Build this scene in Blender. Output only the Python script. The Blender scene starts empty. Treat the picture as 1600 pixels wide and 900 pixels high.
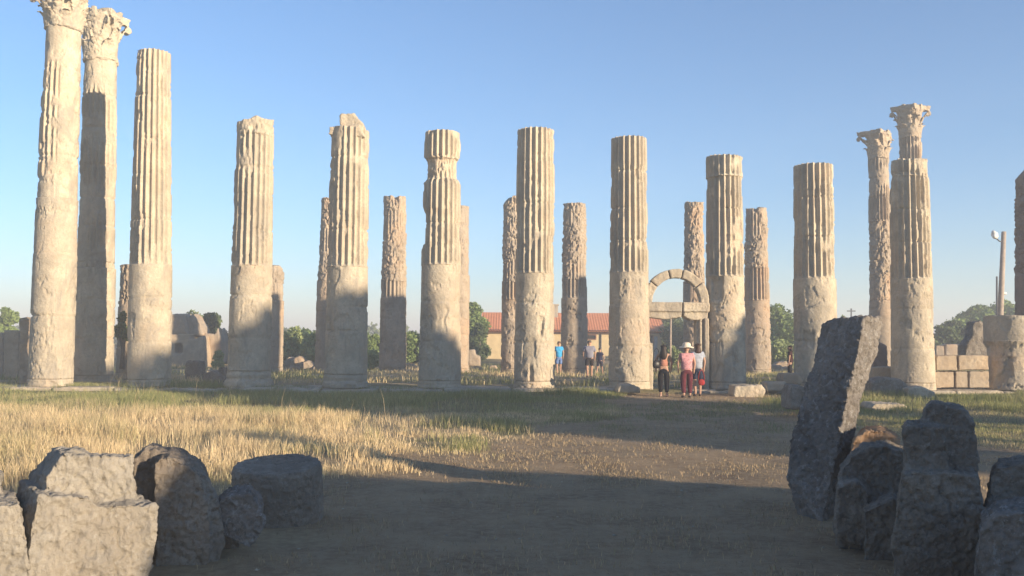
import bpy, bmesh, math, random
import numpy as np
from mathutils import Vector, Matrix, Euler
R = math.radians
random.seed(7)
rng = np.random.default_rng(7)
scene = bpy.context.scene
C = scene.collection

# ------------------------------------------------------------------ camera
FPX, EYE, HORIZ = 1443.0, 1.8, 540.0          # focal length for a 1600 px wide frame
pitch = math.atan((HORIZ - 450) / FPX)
cam_d = bpy.data.cameras.new('camera'); cam = bpy.data.objects.new('camera', cam_d); C.objects.link(cam)
cam_d.sensor_width = 36; cam_d.lens = 36 * FPX / 1600; cam_d.clip_start = 0.1; cam_d.clip_end = 6000
CM = Matrix.Rotation(math.pi/2 + pitch, 4, 'X') @ Matrix.Rotation(R(0.4), 4, 'Z')
cam.matrix_world = Matrix.Translation((0, 0, EYE)) @ CM
scene.camera = cam

# ------------------------------------------------------------------ light
SUN_AZ, SUN_EL = 127.0, 9.5                    # azimuth clockwise from +Y, elevation
world = bpy.data.worlds.new('World'); scene.world = world; world.use_nodes = True
wn = world.node_tree; bg = wn.nodes['Background']
sky = wn.nodes.new('ShaderNodeTexSky'); sky.sky_type = 'NISHITA'; sky.sun_disc = False
sky.sun_elevation = R(SUN_EL); sky.sun_rotation = R(SUN_AZ)
sky.altitude = 300; sky.air_density = 1.0; sky.dust_density = 0.0; sky.ozone_density = 4.2
wn.links.new(sky.outputs[0], bg.inputs[0]); bg.inputs[1].default_value = 0.10
sd = bpy.data.lights.new('sun', 'SUN'); sun = bpy.data.objects.new('sun', sd); C.objects.link(sun)
sd.energy = 5.0; sd.angle = R(0.55); sd.color = (1.0, 0.82, 0.59)
SV = Vector((math.sin(R(SUN_AZ))*math.cos(R(SUN_EL)), math.cos(R(SUN_AZ))*math.cos(R(SUN_EL)), math.sin(R(SUN_EL))))
sun.rotation_euler = SV.to_track_quat('Z', 'Y').to_euler()
sun.location = (30, -20, 20)
scene.view_settings.view_transform = 'Standard'
try: scene.view_settings.look = 'None'
except Exception: pass
scene.view_settings.exposure = 1.38
scene.view_settings.gamma = 1.0

# ------------------------------------------------------------------ helpers
def at(px, py, Y):
    """world point seen at pixel (px,py) of the 1600x900 photo on the plane y=Y"""
    d = (CM.to_3x3() @ Vector(((px-800)/FPX, (450-py)/FPX, -1.0)))
    t = Y / d.y
    return Vector((d.x*t, Y, EYE + d.z*t))

def vnoise(p, seed=0):
    ip = np.floor(p).astype(np.int64); f = p - ip; f = f*f*(3-2*f)
    def h(i, j, k):
        n = (i*73856093) ^ (j*19349663) ^ (k*83492791) ^ (seed*2654435761 & 0x7fffffff)
        n = (n ^ (n >> 13)) * 1274126177 & 0x7fffffff
        n = (n ^ (n >> 16)) * 668265263 & 0x7fffffff
        return ((n >> 7) & 0xffff) / 65535.0
    x, y, z = ip[:, 0], ip[:, 1], ip[:, 2]; fx, fy, fz = f[:, 0], f[:, 1], f[:, 2]
    def lx(j, k): a = h(x, y+j, z+k); b = h(x+1, y+j, z+k); return a + (b-a)*fx
    a = lx(0, 0); b = lx(1, 0); c = lx(0, 1); d = lx(1, 1)
    e = a + (b-a)*fy; g = c + (d-c)*fy
    return e + (g-e)*fz

def fbm(p, o=4, seed=0, gain=0.5):
    s = 0; a = 1.0; t = 0; p = np.array(p, float)
    for i in range(o):
        s = s + a*vnoise(p + i*17.3, seed+i); t += a; a *= gain; p = p*2.03
    return s/t                                   # 0..1, mean .5

def sstep(a, b, x):
    t = np.clip((x-a)/(b-a), 0, 1); return t*t*(3-2*t)

def mesh_np(name, v, quads=None, tris=None, smooth=True, cols=None):
    me = bpy.data.meshes.new(name); v = np.asarray(v, np.float32)
    nq = 0 if quads is None else len(quads); nt = 0 if tris is None else len(tris)
    me.vertices.add(len(v)); me.vertices.foreach_set('co', v.ravel())
    loops = []
    if nq: loops.append(np.asarray(quads, np.int32).ravel())
    if nt: loops.append(np.asarray(tris, np.int32).ravel())
    lp = np.concatenate(loops); me.loops.add(len(lp)); me.loops.foreach_set('vertex_index', lp)
    st = np.concatenate([np.arange(nq)*4, nq*4 + np.arange(nt)*3]).astype(np.int32)
    tt = np.concatenate([np.full(nq, 4), np.full(nt, 3)]).astype(np.int32)
    me.polygons.add(nq+nt); me.polygons.foreach_set('loop_start', st); me.polygons.foreach_set('loop_total', tt)
    me.polygons.foreach_set('use_smooth', np.full(nq+nt, smooth))
    if cols is not None:
        ca = me.color_attributes.new('tint', 'FLOAT_COLOR', 'POINT'); ca.data.foreach_set('color', np.asarray(cols, np.float32).ravel())
    me.update(calc_edges=True)
    return me

def link(name, me, mat=None, parent=None, loc=None):
    o = bpy.data.objects.new(name, me); C.objects.link(o)
    if mat is not None:
        me.materials.clear(); me.materials.append(mat)
    if parent is not None: o.parent = parent
    if loc is not None: o.location = loc
    return o

def tag(o, label=None, cat=None, group=None, kind=None):
    if label: o['label'] = label
    if cat: o['category'] = cat
    if group: o['group'] = group
    if kind: o['kind'] = kind
    return o

def empty(name, loc, label=None, cat=None, group=None):
    o = bpy.data.objects.new(name, None); C.objects.link(o); o.location = loc; o.empty_display_size = .2
    return tag(o, label, cat, group)

def bm_mesh(bm, name, smooth=False):
    me = bpy.data.meshes.new(name); bm.normal_update(); bm.to_mesh(me); bm.free()
    if smooth: me.polygons.foreach_set('use_smooth', np.full(len(me.polygons), True))
    return me

def add_box(bm, c, s, rot=None, taper=1.0):
    m = Matrix.Translation(c) @ (rot.to_matrix().to_4x4() if rot else Matrix())
    vs = []
    for z in (-.5, .5):
        k = taper if z > 0 else 1
        for x, y in ((-.5, -.5), (.5, -.5), (.5, .5), (-.5, .5)):
            vs.append(bm.verts.new(m @ Vector((x*s[0]*k, y*s[1]*k, z*s[2]))))
    for f in ((3, 2, 1, 0), (4, 5, 6, 7), (0, 1, 5, 4), (1, 2, 6, 5), (2, 3, 7, 6), (3, 0, 4, 7)):
        bm.faces.new([vs[i] for i in f])

def add_tube(bm, pts, rads, n=10):
    rings = []
    for i, p in enumerate(pts):
        p = Vector(p); a = Vector(pts[max(0, i-1)]); b = Vector(pts[min(len(pts)-1, i+1)])
        q = (b-a).to_track_quat('Z', 'Y')
        rings.append([bm.verts.new(p + q @ Vector((math.cos(k*2*math.pi/n)*rads[i], math.sin(k*2*math.pi/n)*rads[i], 0))) for k in range(n)])
    for i in range(len(rings)-1):
        for k in range(n):
            bm.faces.new((rings[i][k], rings[i][(k+1) % n], rings[i+1][(k+1) % n], rings[i+1][k]))
    bm.faces.new(rings[0][::-1]); bm.faces.new(rings[-1])

def add_prism(bm, front, back):
    """front/back: equal lists of points"""
    a = [bm.verts.new(p) for p in front]; b = [bm.verts.new(p) for p in back]; n = len(a)
    bm.faces.new(a); bm.faces.new(b[::-1])
    for i in range(n): bm.faces.new((a[i], b[i], b[(i+1) % n], a[(i+1) % n]))

def mesh_eval(me, mods):
    o = bpy.data.objects.new('tmp', me); C.objects.link(o)
    for fn in mods: fn(o)
    bpy.context.view_layer.update()
    dg = bpy.context.evaluated_depsgraph_get()
    out = bpy.data.meshes.new_from_object(o.evaluated_get(dg))
    bpy.data.objects.remove(o); return out

def voxel(me, size):
    def f(o):
        m = o.modifiers.new('r', 'REMESH'); m.mode = 'VOXEL'; m.voxel_size = size; m.use_smooth_shade = True
    return mesh_eval(me, [f])

def get_co(me):
    a = np.empty(len(me.vertices)*3, np.float32); me.vertices.foreach_get('co', a); return a.reshape(-1, 3).astype(float)
def get_no(me):
    a = np.empty(len(me.vertices)*3, np.float32); me.vertices.foreach_get('normal', a); return a.reshape(-1, 3).astype(float)

def roughen(me, big=.05, small=.015, scale=2.2, seed=0, pit=0.0, pitscale=14, bite=0.0, crack=.02):
    co = get_co(me); no = get_no(me)
    d = (fbm(co*scale, 4, seed)-.5)*2*big + (fbm(co*scale*6.5, 3, seed+9)-.5)*2*small
    if bite: d -= np.clip(fbm(co*scale*.9+5, 3, seed+31)-.56, 0, 1)*bite
    if pit:
        r = np.abs(fbm(co*pitscale*np.array([1, 1, .8]), 3, seed+40)-.5)*2
        d -= pit*.35*(1-sstep(0, .2, r))
        d -= pit*1.3*sstep(.58, .66, fbm(co*pitscale*1.7, 2, seed+50))
    if crack: d -= crack*sstep(.014, .002, np.abs(fbm(co*1.9+seed, 4, seed+77)-.5))
    co += no*d[:, None]
    me.vertices.foreach_set('co', co.astype(np.float32).ravel()); me.update()
    me.polygons.foreach_set('use_smooth', np.full(len(me.polygons), True))
    return me

# ------------------------------------------------------------------ materials
def mat_new(name):
    m = bpy.data.materials.new(name); m.use_nodes = True
    nt = m.node_tree; return m, nt, nt.nodes['Principled BSDF']

def N(nt, t, **kw):
    n = nt.nodes.new(t)
    for k, v in kw.items(): setattr(n, k, v)
    return n

def noise(nt, vec, scale, detail=4, rough=.55, dist=0.0):
    n = N(nt, 'ShaderNodeTexNoise'); n.inputs['Scale'].default_value = scale; n.inputs['Detail'].default_value = detail
    n.inputs['Roughness'].default_value = rough; n.inputs['Distortion'].default_value = dist
    nt.links.new(vec, n.inputs['Vector']); return n.outputs['Fac']

def ramp(nt, fac, a, b, ca=(0, 0, 0, 1), cb=(1, 1, 1, 1)):
    r = N(nt, 'ShaderNodeValToRGB'); r.color_ramp.elements[0].position = a; r.color_ramp.elements[1].position = b
    r.color_ramp.elements[0].color = ca; r.color_ramp.elements[1].color = cb
    nt.links.new(fac, r.inputs[0]); return r.outputs[0]

def mix(nt, fac, a, b, mode='MIX'):
    m = N(nt, 'ShaderNodeMix', data_type='RGBA', blend_type=mode)
    for sock, v in ((m.inputs[0], fac), (m.inputs[6], a), (m.inputs[7], b)):
        if isinstance(v, (int, float)): sock.default_value = v
        elif isinstance(v, tuple): sock.default_value = v if len(v) == 4 else (*v, 1)
        else: nt.links.new(v, sock)
    return m.outputs[2]

def stone_mat(name, light, dark, warm, grey, warm_amt=.5, grey_amt=.5, bump=.5, fine=22, lichen=0.0, spots=(.55, .55, .52)):
    m, nt, b = mat_new(name); geo = N(nt, 'ShaderNodeNewGeometry'); P = geo.outputs['Position']
    mp = N(nt, 'ShaderNodeMapping'); mp.inputs['Scale'].default_value = (1, 1, .28); nt.links.new(P, mp.inputs[0]); S = mp.outputs[0]
    c = mix(nt, ramp(nt, noise(nt, P, 1.6, 6, .62), .32, .68), dark, light)
    c = mix(nt, ramp(nt, noise(nt, P, .55, 4, .6), .5, .68, (0, 0, 0, 1), (warm_amt,)*3+(1,)), c, warm)
    c = mix(nt, ramp(nt, noise(nt, S, 2.3, 6, .68, .6), .5, .66, (0, 0, 0, 1), (grey_amt,)*3+(1,)), c, grey)
    c = mix(nt, ramp(nt, noise(nt, P, fine*.6, 4, .7), .38, .5, (.55,)*3+(1,), (0, 0, 0, 1)), c, dark)
    if lichen:
        c = mix(nt, ramp(nt, noise(nt, P, 13, 6, .75), .55, .60, (0, 0, 0, 1), (lichen,)*3+(1,)), c, spots)
    oi = N(nt, 'ShaderNodeObjectInfo'); c = mix(nt, ramp(nt, oi.outputs['Random'], 0, 1, (0, 0, 0, 1), (.30,)*3+(1,)), c, grey)
    c = mix(nt, ramp(nt, noise(nt, S, 5.5, 7, .75, 1.2), .585, .64, (0, 0, 0, 1), (.6,)*3+(1,)), c, tuple(q*.75 for q in dark))
    nt.links.new(c, b.inputs['Base Color']); b.inputs['Roughness'].default_value = .95
    b.inputs['Specular IOR Level'].default_value = .15
    v = N(nt, 'ShaderNodeTexVoronoi'); v.inputs['Scale'].default_value = fine*.45; nt.links.new(P, v.inputs['Vector'])
    h = mix(nt, .35, noise(nt, P, fine, 8, .72), v.outputs['Distance'])
    bp = N(nt, 'ShaderNodeBump'); bp.inputs['Strength'].default_value = bump; bp.inputs['Distance'].default_value = .05
    nt.links.new(h, bp.inputs['Height']); nt.links.new(bp.outputs[0], b.inputs['Normal'])
    return m

M = {}
M['marble'] = stone_mat('weathered_limestone', (.57, .49, .365), (.36, .30, .22), (.56, .40, .27), (.27, .24, .20), .5, .75, .7)
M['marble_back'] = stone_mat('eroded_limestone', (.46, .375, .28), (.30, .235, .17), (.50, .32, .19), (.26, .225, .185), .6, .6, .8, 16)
M['red_stone'] = stone_mat('reddish_eroded_limestone', (.34, .24, .18), (.20, .14, .105), (.38, .21, .13), (.2, .165, .14), .6, .5, .8, 16)
M['block'] = stone_mat('pitted_grey_limestone', (.52, .46, .37), (.30, .26, .205), (.40, .31, .21), (.27, .26, .24), .4, .5, 1.0, 34, .35, (.56, .52, .45))
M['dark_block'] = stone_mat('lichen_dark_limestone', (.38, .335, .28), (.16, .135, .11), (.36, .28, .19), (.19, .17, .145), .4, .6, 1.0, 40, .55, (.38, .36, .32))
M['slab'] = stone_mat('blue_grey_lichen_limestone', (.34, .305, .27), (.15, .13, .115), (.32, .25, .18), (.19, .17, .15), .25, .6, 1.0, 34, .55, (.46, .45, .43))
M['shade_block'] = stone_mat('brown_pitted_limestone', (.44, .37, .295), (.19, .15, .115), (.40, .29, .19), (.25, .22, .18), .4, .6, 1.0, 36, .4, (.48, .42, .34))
M['orange_block'] = stone_mat('orange_broken_limestone', (.45, .29, .17), (.32, .19, .11), (.5, .29, .14), (.3, .25, .2), .6, .3, .9, 30)
M['ochre_wall'] = stone_mat('ochre_ashlar', (.50, .40, .28), (.34, .26, .18), (.54, .37, .21), (.3, .26, .21), .6, .4, .5, 14)

def plain(name, col, rough=.8, var=.15, scale=8, bump=0.0):
    m, nt, b = mat_new(name); tc = N(nt, 'ShaderNodeTexCoord')
    n = noise(nt, tc.outputs['Object'], scale, 5, .6)
    d = tuple(x*(1-var) for x in col); l = tuple(min(1, x*(1+var)) for x in col)
    nt.links.new(mix(nt, ramp(nt, n, .3, .7), d, l), b.inputs['Base Color']); b.inputs['Roughness'].default_value = rough
    b.inputs['Specular IOR Level'].default_value = .25
    if bump:
        bp = N(nt, 'ShaderNodeBump'); bp.inputs['Strength'].default_value = bump; bp.inputs['Distance'].default_value = .02
        nt.links.new(n, bp.inputs['Height']); nt.links.new(bp.outputs[0], b.inputs['Normal'])
    return m

def tint_mat(name, transl=.25, rough=.7):
    m, nt, b = mat_new(name); a = N(nt, 'ShaderNodeAttribute'); a.attribute_name = 'tint'
    nt.links.new(a.outputs['Color'], b.inputs['Base Color']); b.inputs['Roughness'].default_value = rough
    b.inputs['Specular IOR Level'].default_value = .2
    if transl:
        tr = N(nt, 'ShaderNodeBsdfTranslucent'); nt.links.new(a.outputs['Color'], tr.inputs[0])
        mx = N(nt, 'ShaderNodeMixShader'); mx.inputs[0].default_value = transl
        out = nt.nodes['Material Output']
        nt.links.new(b.outputs[0], mx.inputs[1]); nt.links.new(tr.outputs[0], mx.inputs[2]); nt.links.new(mx.outputs[0], out.inputs[0])
    return m
M['leaf'] = tint_mat('foliage', .3); M['blade'] = tint_mat('grass_blades', .3)
M['bark'] = plain('bark', (.16, .12, .09), .9, .3, 12, .5)

# ------------------------------------------------------------------ the ground
# front row of the temple: a line turned slightly away from the picture plane
RA = at(78, 600, 31.2); RB = at(1578, 606, 33.4)
rd = Vector((RB.x-RA.x, RB.y-RA.y, 0)).normalized(); rn = Vector((-rd.y, rd.x, 0))   # along / into the temple
FLOOR = .35
def row_t(x, y): return (x-RA.x)*rn.x + (y-RA.y)*rn.y     # distance behind the front row's axis

def gz(x, y):
    x = np.asarray(x, float); y = np.asarray(y, float)
    t = row_t(x, y)
    z = .22*sstep(16, 30, y) + (FLOOR-.03-.22)*sstep(-1.0, -.7, t)
    z = z + .42*sstep(52, 80, y)
    z = z + .12*sstep(9, 13, x)*sstep(36, 22, y)*sstep(10, 20, y)
    p = np.stack([x, y, 0*x], -1).reshape(-1, 3)
    n = (fbm(p*.35, 3, 3)-.5)*.14 + (fbm(p*2.2, 3, 5)-.5)*.05
    return z + n.reshape(x.shape)*sstep(120, 60, np.hypot(x, y))

def path_mask(x, y):
    p = np.stack([x, y, 0*x], -1).reshape(-1, 3)
    w = (fbm(p*.6, 3, 21)-.5).reshape(x.shape)*4.2
    xl = np.interp(y, [0, 8, 12.4, 16, 20, 23.6, 27, 30.5], [-2.0, -2.6, -3.2, -1.4, .8, 2.3, 2.6, 2.9])
    xr = np.interp(y, [0, 8, 15, 17, 20, 25, 29, 31], [20, 20, 14, 9.0, 7.6, 7.2, 7.8, 8.5])
    return sstep(-.5, .7, x-xl+w)*sstep(-.5, .7, xr-x+w)*sstep(32.0, 31.0, y)

def green_mask(x, y):
    p = np.stack([x, y, 0*x], -1).reshape(-1, 3)
    n = fbm(p*.22, 3, 77).reshape(x.shape); n2 = fbm(p*.8, 3, 78).reshape(x.shape)
    g = sstep(21.5, 26.5, y + (n-.5)*7)*sstep(36, 31, y)*1.0
    g = np.maximum(g, sstep(.5, .66, n2)*sstep(-5.5, -3, x)*sstep(14, 17, y)*.9)
    g = np.maximum(g, sstep(7, 9, x)*sstep(15, 19, y)*.55)
    g = np.maximum(g, sstep(33, 38, y)*sstep(.42, .62, n)*.8)
    return np.clip(g, 0, 1)

def build_ground():
    xs = np.concatenate([-np.geomspace(2500, 34, 22), np.arange(-33, 33, .22), np.geomspace(34, 2500, 22)])
    ys = np.concatenate([-np.geomspace(400, 3, 12), np.arange(-2.6, 54, .22), np.geomspace(54.5, 3500, 34)])
    X, Y = np.meshgrid(xs, ys); Z = gz(X, Y)
    nx, ny = len(xs), len(ys); idx = np.arange(nx*ny).reshape(ny, nx)
    q = np.stack([idx[:-1, :-1], idx[:-1, 1:], idx[1:, 1:], idx[1:, :-1]], -1).reshape(-1, 4)
    pm = path_mask(X, Y); gm = green_mask(X, Y)
    inner = sstep(33, 36, Y)*sstep(56, 50, Y)
    cols = np.stack([pm, gm, inner, 0*X+1], -1).reshape(-1, 4)
    me = mesh_np('ground', np.stack([X, Y, Z], -1).reshape(-1, 3), q, smooth=True, cols=cols)
    m, nt, b = mat_new('earth_and_dry_grass'); P = N(nt, 'ShaderNodeNewGeometry').outputs['Position']
    at_ = N(nt, 'ShaderNodeAttribute'); at_.attribute_name = 'tint'; sp = N(nt, 'ShaderNodeSeparateColor'); nt.links.new(at_.outputs['Color'], sp.inputs[0])
    n1 = noise(nt, P, 1.1, 6, .62); n2 = noise(nt, P, 9, 6, .7); n3 = noise(nt, P, 45, 4, .7)
    dirt = mix(nt, ramp(nt, n1, .35, .65), (.27, .185, .115), (.46, .33, .20))
    dirt = mix(nt, ramp(nt, n2, .42, .6, (0, 0, 0, 1), (.8,)*3+(1,)), dirt, (.44, .33, .21))
    dirt = mix(nt, ramp(nt, n3, .62, .70, (0, 0, 0, 1), (.6,)*3+(1,)), dirt, (.42, .37, .30))
    dirt = mix(nt, ramp(nt, noise(nt, P, 26, 5, .75), .30, .42, (.7,)*3+(1,), (0, 0, 0, 1)), dirt, (.12, .085, .055))
    dry = mix(nt, ramp(nt, n2, .35, .65), (.34, .25, .15), (.48, .37, .22))
    grn = mix(nt, ramp(nt, n2, .35, .65), (.13, .13, .06), (.25, .22, .11))
    base = mix(nt, sp.outputs[1], dry, grn)
    c = mix(nt, sp.outputs[0], base, dirt)
    c = mix(nt, mix(nt, 1.0, sp.outputs[2], ramp(nt, n1, .42, .58), 'MULTIPLY'), c, (.36, .29, .21))
    nt.links.new(c, b.inputs['Base Color']); b.inputs['Roughness'].default_value = 1; b.inputs['Specular IOR Level'].default_value = .1
    bp = N(nt, 'ShaderNodeBump'); bp.inputs['Strength'].default_value = 1.0; bp.inputs['Distance'].default_value = .07
    nt.links.new(mix(nt, .5, noise(nt, P, 14, 8, .75), noise(nt, P, 60, 4, .7)), bp.inputs['Height']); nt.links.new(bp.outputs[0], b.inputs['Normal'])
    o = link('ground', me, m); o['kind'] = 'structure'
build_ground()

# ------------------------------------------------------------------ columns
def z_of(px, py, Y): return at(px, py, Y).z

def shaft(z0, z1, r0, r1, zr0, zr1, kind, seed, wear=.35, joints=(), top_amp=.05, top_tilt=(0, 0), bites=(), amp=1.0,
          nseg=200, dz=.045, wmap=None, notch=None):
    """one stretch of a shaft between z0 and z1; radius tapers r0->r1 over zr0..zr1; local coords, axis at origin"""
    n = max(6, int((z1-z0)/dz)); th = np.arange(nseg)*2*np.pi/nseg
    t = np.linspace(0, 1, n)
    T, TH = np.meshgrid(t, th, indexing='ij')
    cx, sy = np.cos(TH), np.sin(TH)
    pt = np.stack([cx*1.1+seed*3.1, sy*1.1, 0*cx+seed], -1).reshape(-1, 3)
    topn = ((fbm(pt*1.6, 3, seed+2)-.5)*2*top_amp).reshape(T.shape) + cx*top_tilt[0] + sy*top_tilt[1]
    if notch is not None:
        a0, wdt, dep = notch; dd = np.abs((TH-R(a0)+np.pi) % (2*np.pi)-np.pi)
        topn = topn - dep*sstep(R(wdt)*1.15, R(wdt)*.85, dd)
    bot = 0.0
    Z = z0 + bot + (z1+topn-z0-bot)*T
    k = np.clip((Z-zr0)/(zr1-zr0), 0, 1); r = r0 + (r1-r0)*(.35*k+.65*k**1.6)
    P3 = np.stack([cx*r+seed*7.7, sy*r, Z], -1).reshape(-1, 3)
    big = fbm(P3*.75, 3, seed).reshape(T.shape); med = fbm(P3*2.6, 4, seed+5).reshape(T.shape); fin = fbm(P3*9, 3, seed+8).reshape(T.shape)
    rad = r.copy()
    if kind == 'flute':
        ph = (TH*20/(2*np.pi)) % 1.0; ph = np.abs(ph-.5)/.5       # 0 mid flute, 1 arris
        cut = np.sqrt(np.clip(1-(ph/.84)**2, 0, 1))
        w = sstep(.64-wear*.35, .78-wear*.35, big + (med-.5)*.35)
        if wmap is not None: w = np.maximum(w, wmap(TH, Z))
        ends = sstep(z0, z0+.10, Z)
        rad = rad - (cut*.115*(1-w)*ends + .035*w) 
        chip = sstep(.60, .635, med+(fin-.5)*.12)*.032; rad = rad - chip
        rad += (fin-.5)*.012*amp
    elif kind == 'plain':
        rad += (big-.5)*.03*amp + (med-.5)*.026*amp + (fin-.5)*.014*amp
        rad -= sstep(.585, .605, med+(fin-.5)*.10)*.035*amp
        ck = np.abs(fbm(P3*np.array([1.3, 1.3, .8])+3, 4, seed+61)-.5).reshape(T.shape)
        rad -= sstep(.012, .002, ck)*sstep(.45, .6, big)*.045
    else:                                                       # rough
        fl = np.sqrt(np.clip(1-(np.abs(((TH*20/(2*np.pi)) % 1.0)-.5)/.5/.84)**2, 0, 1)); wl = sstep(.40, .46, big+(med-.5)*.3)
        rad -= fl*.07*(1-wl); amp = amp*(.35+1.0*wl)
        cr = np.abs(fbm(P3*np.array([4, 4, 2.6]), 3, seed+44)-.5).reshape(T.shape)*2
        rad += (big-.5)*.10*amp + (med-.5)*.17*amp + (fin-.5)*.09*amp - .03 - sstep(.14, 0, cr)*.075*amp - sstep(.56, .64, med)*.05*amp
    for jz in joints:
        wob = (fbm(np.stack([TH.ravel()*1.5, 0*TH.ravel()+jz*9, 0*TH.ravel()], -1), 2, seed+3)-.5).reshape(T.shape)*.05
        d = np.abs(Z-jz-wob); g = sstep(.05, .012, d)*(.3+1.2*sstep(.38, .6, med)); rad -= g*.032
        rad -= .012*math.sin(jz*37)*(Z > jz)
    for (a, wd, b0, b1, dep) in bites:
        a = R(a-90)                                             # 0 = towards the camera, + to its right
        dd = np.abs((TH-a+np.pi) % (2*np.pi)-np.pi) + (med-.5)*.35
        e = .12
        rad -= dep*sstep(R(wd), R(wd)*.72, dd)*sstep(b0-e, b0+e, Z+(fin-.5)*.25)*sstep(b1+e, b1-e, Z+(fin-.5)*.25)
    v = [np.stack([cx*rad, sy*rad, Z], -1).reshape(-1, 3)]
    idx = np.arange(n*nseg).reshape(n, nseg); q = []
    a = idx[:-1, :]; b_ = np.roll(idx, -1, 1)[:-1, :]; c = np.roll(idx, -1, 1)[1:, :]; d = idx[1:, :]
    q.append(np.stack([a, b_, c, d], -1).reshape(-1, 4))
    # top cap: rings
    last = idx[-1]; cnt = n*nseg
    for i, s in enumerate((.93, .75, .5, .25, .02)):
        xx = cx[-1]*rad[-1]*s; yy = sy[-1]*rad[-1]*s
        nn = (fbm(np.stack([xx*3+seed, yy*3, 0*xx], -1), 3, seed+12)-.5)*2*top_amp*.8
        zz = Z[-1]*s**2 + (z1+xx*top_tilt[0]/max(r1, .1)+yy*top_tilt[1]/max(r1, .1))*(1-s**2) + nn*(1-s**4) + .01
        v.append(np.stack([xx, yy, zz], -1)); ring = np.arange(cnt, cnt+nseg); cnt += nseg
        q.append(np.stack([last, np.roll(last, -1), np.roll(ring, -1), ring], -1)); last = ring
    # bottom cap
    first = idx[0]; v.append(np.array([[0, 0, z0]])); cidx = cnt
    tr = np.stack([np.roll(first, -1), first, np.full(nseg, cidx)], -1)
    return mesh_np('shaft', np.concatenate(v), np.concatenate(q), tr)

def base_mesh(r, seed, h=.42, amp=1.0, spread=1.1):
    n = 26; nseg = 128; th = np.arange(nseg)*2*np.pi/nseg; t = np.linspace(0, 1, n); T, TH = np.meshgrid(t, th, indexing='ij')
    prof = np.interp(T, [0, .06, .2, .36, .44, .55, .66, .8, .9, 1], [spread, spread+.01, spread+.02, spread+.0, (spread+1)/2, .995, .995+(spread-1)*.3, 1+(spread-1)*.35, 1.0, .985])*r
    Z = -.02 + T*h; cx, sy = np.cos(TH), np.sin(TH)
    P3 = np.stack([cx*r+seed*5, sy*r, Z], -1).reshape(-1, 3)
    med = fbm(P3*2.4, 4, seed+90).reshape(T.shape); fin = fbm(P3*9, 3, seed+91).reshape(T.shape)
    prof = prof + (med-.5)*.10*amp + (fin-.5)*.03 - sstep(.58, .68, med)*.06*amp
    v = [np.stack([cx*prof, sy*prof, Z], -1).reshape(-1, 3)]; idx = np.arange(n*nseg).reshape(n, nseg)
    q = np.stack([idx[:-1], np.roll(idx, -1, 1)[:-1], np.roll(idx, -1, 1)[1:], idx[1:]], -1).reshape(-1, 4)
    v.append(np.array([[0, 0, Z[-1, 0]], [0, 0, Z[0, 0]]])); c1 = n*nseg
    tr = np.concatenate([np.stack([idx[-1], np.roll(idx[-1], -1), np.full(nseg, c1)], -1), np.stack([np.roll(idx[0], -1), idx[0], np.full(nseg, c1+1)], -1)])
    return mesh_np('base', np.concatenate(v), q, tr)

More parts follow.
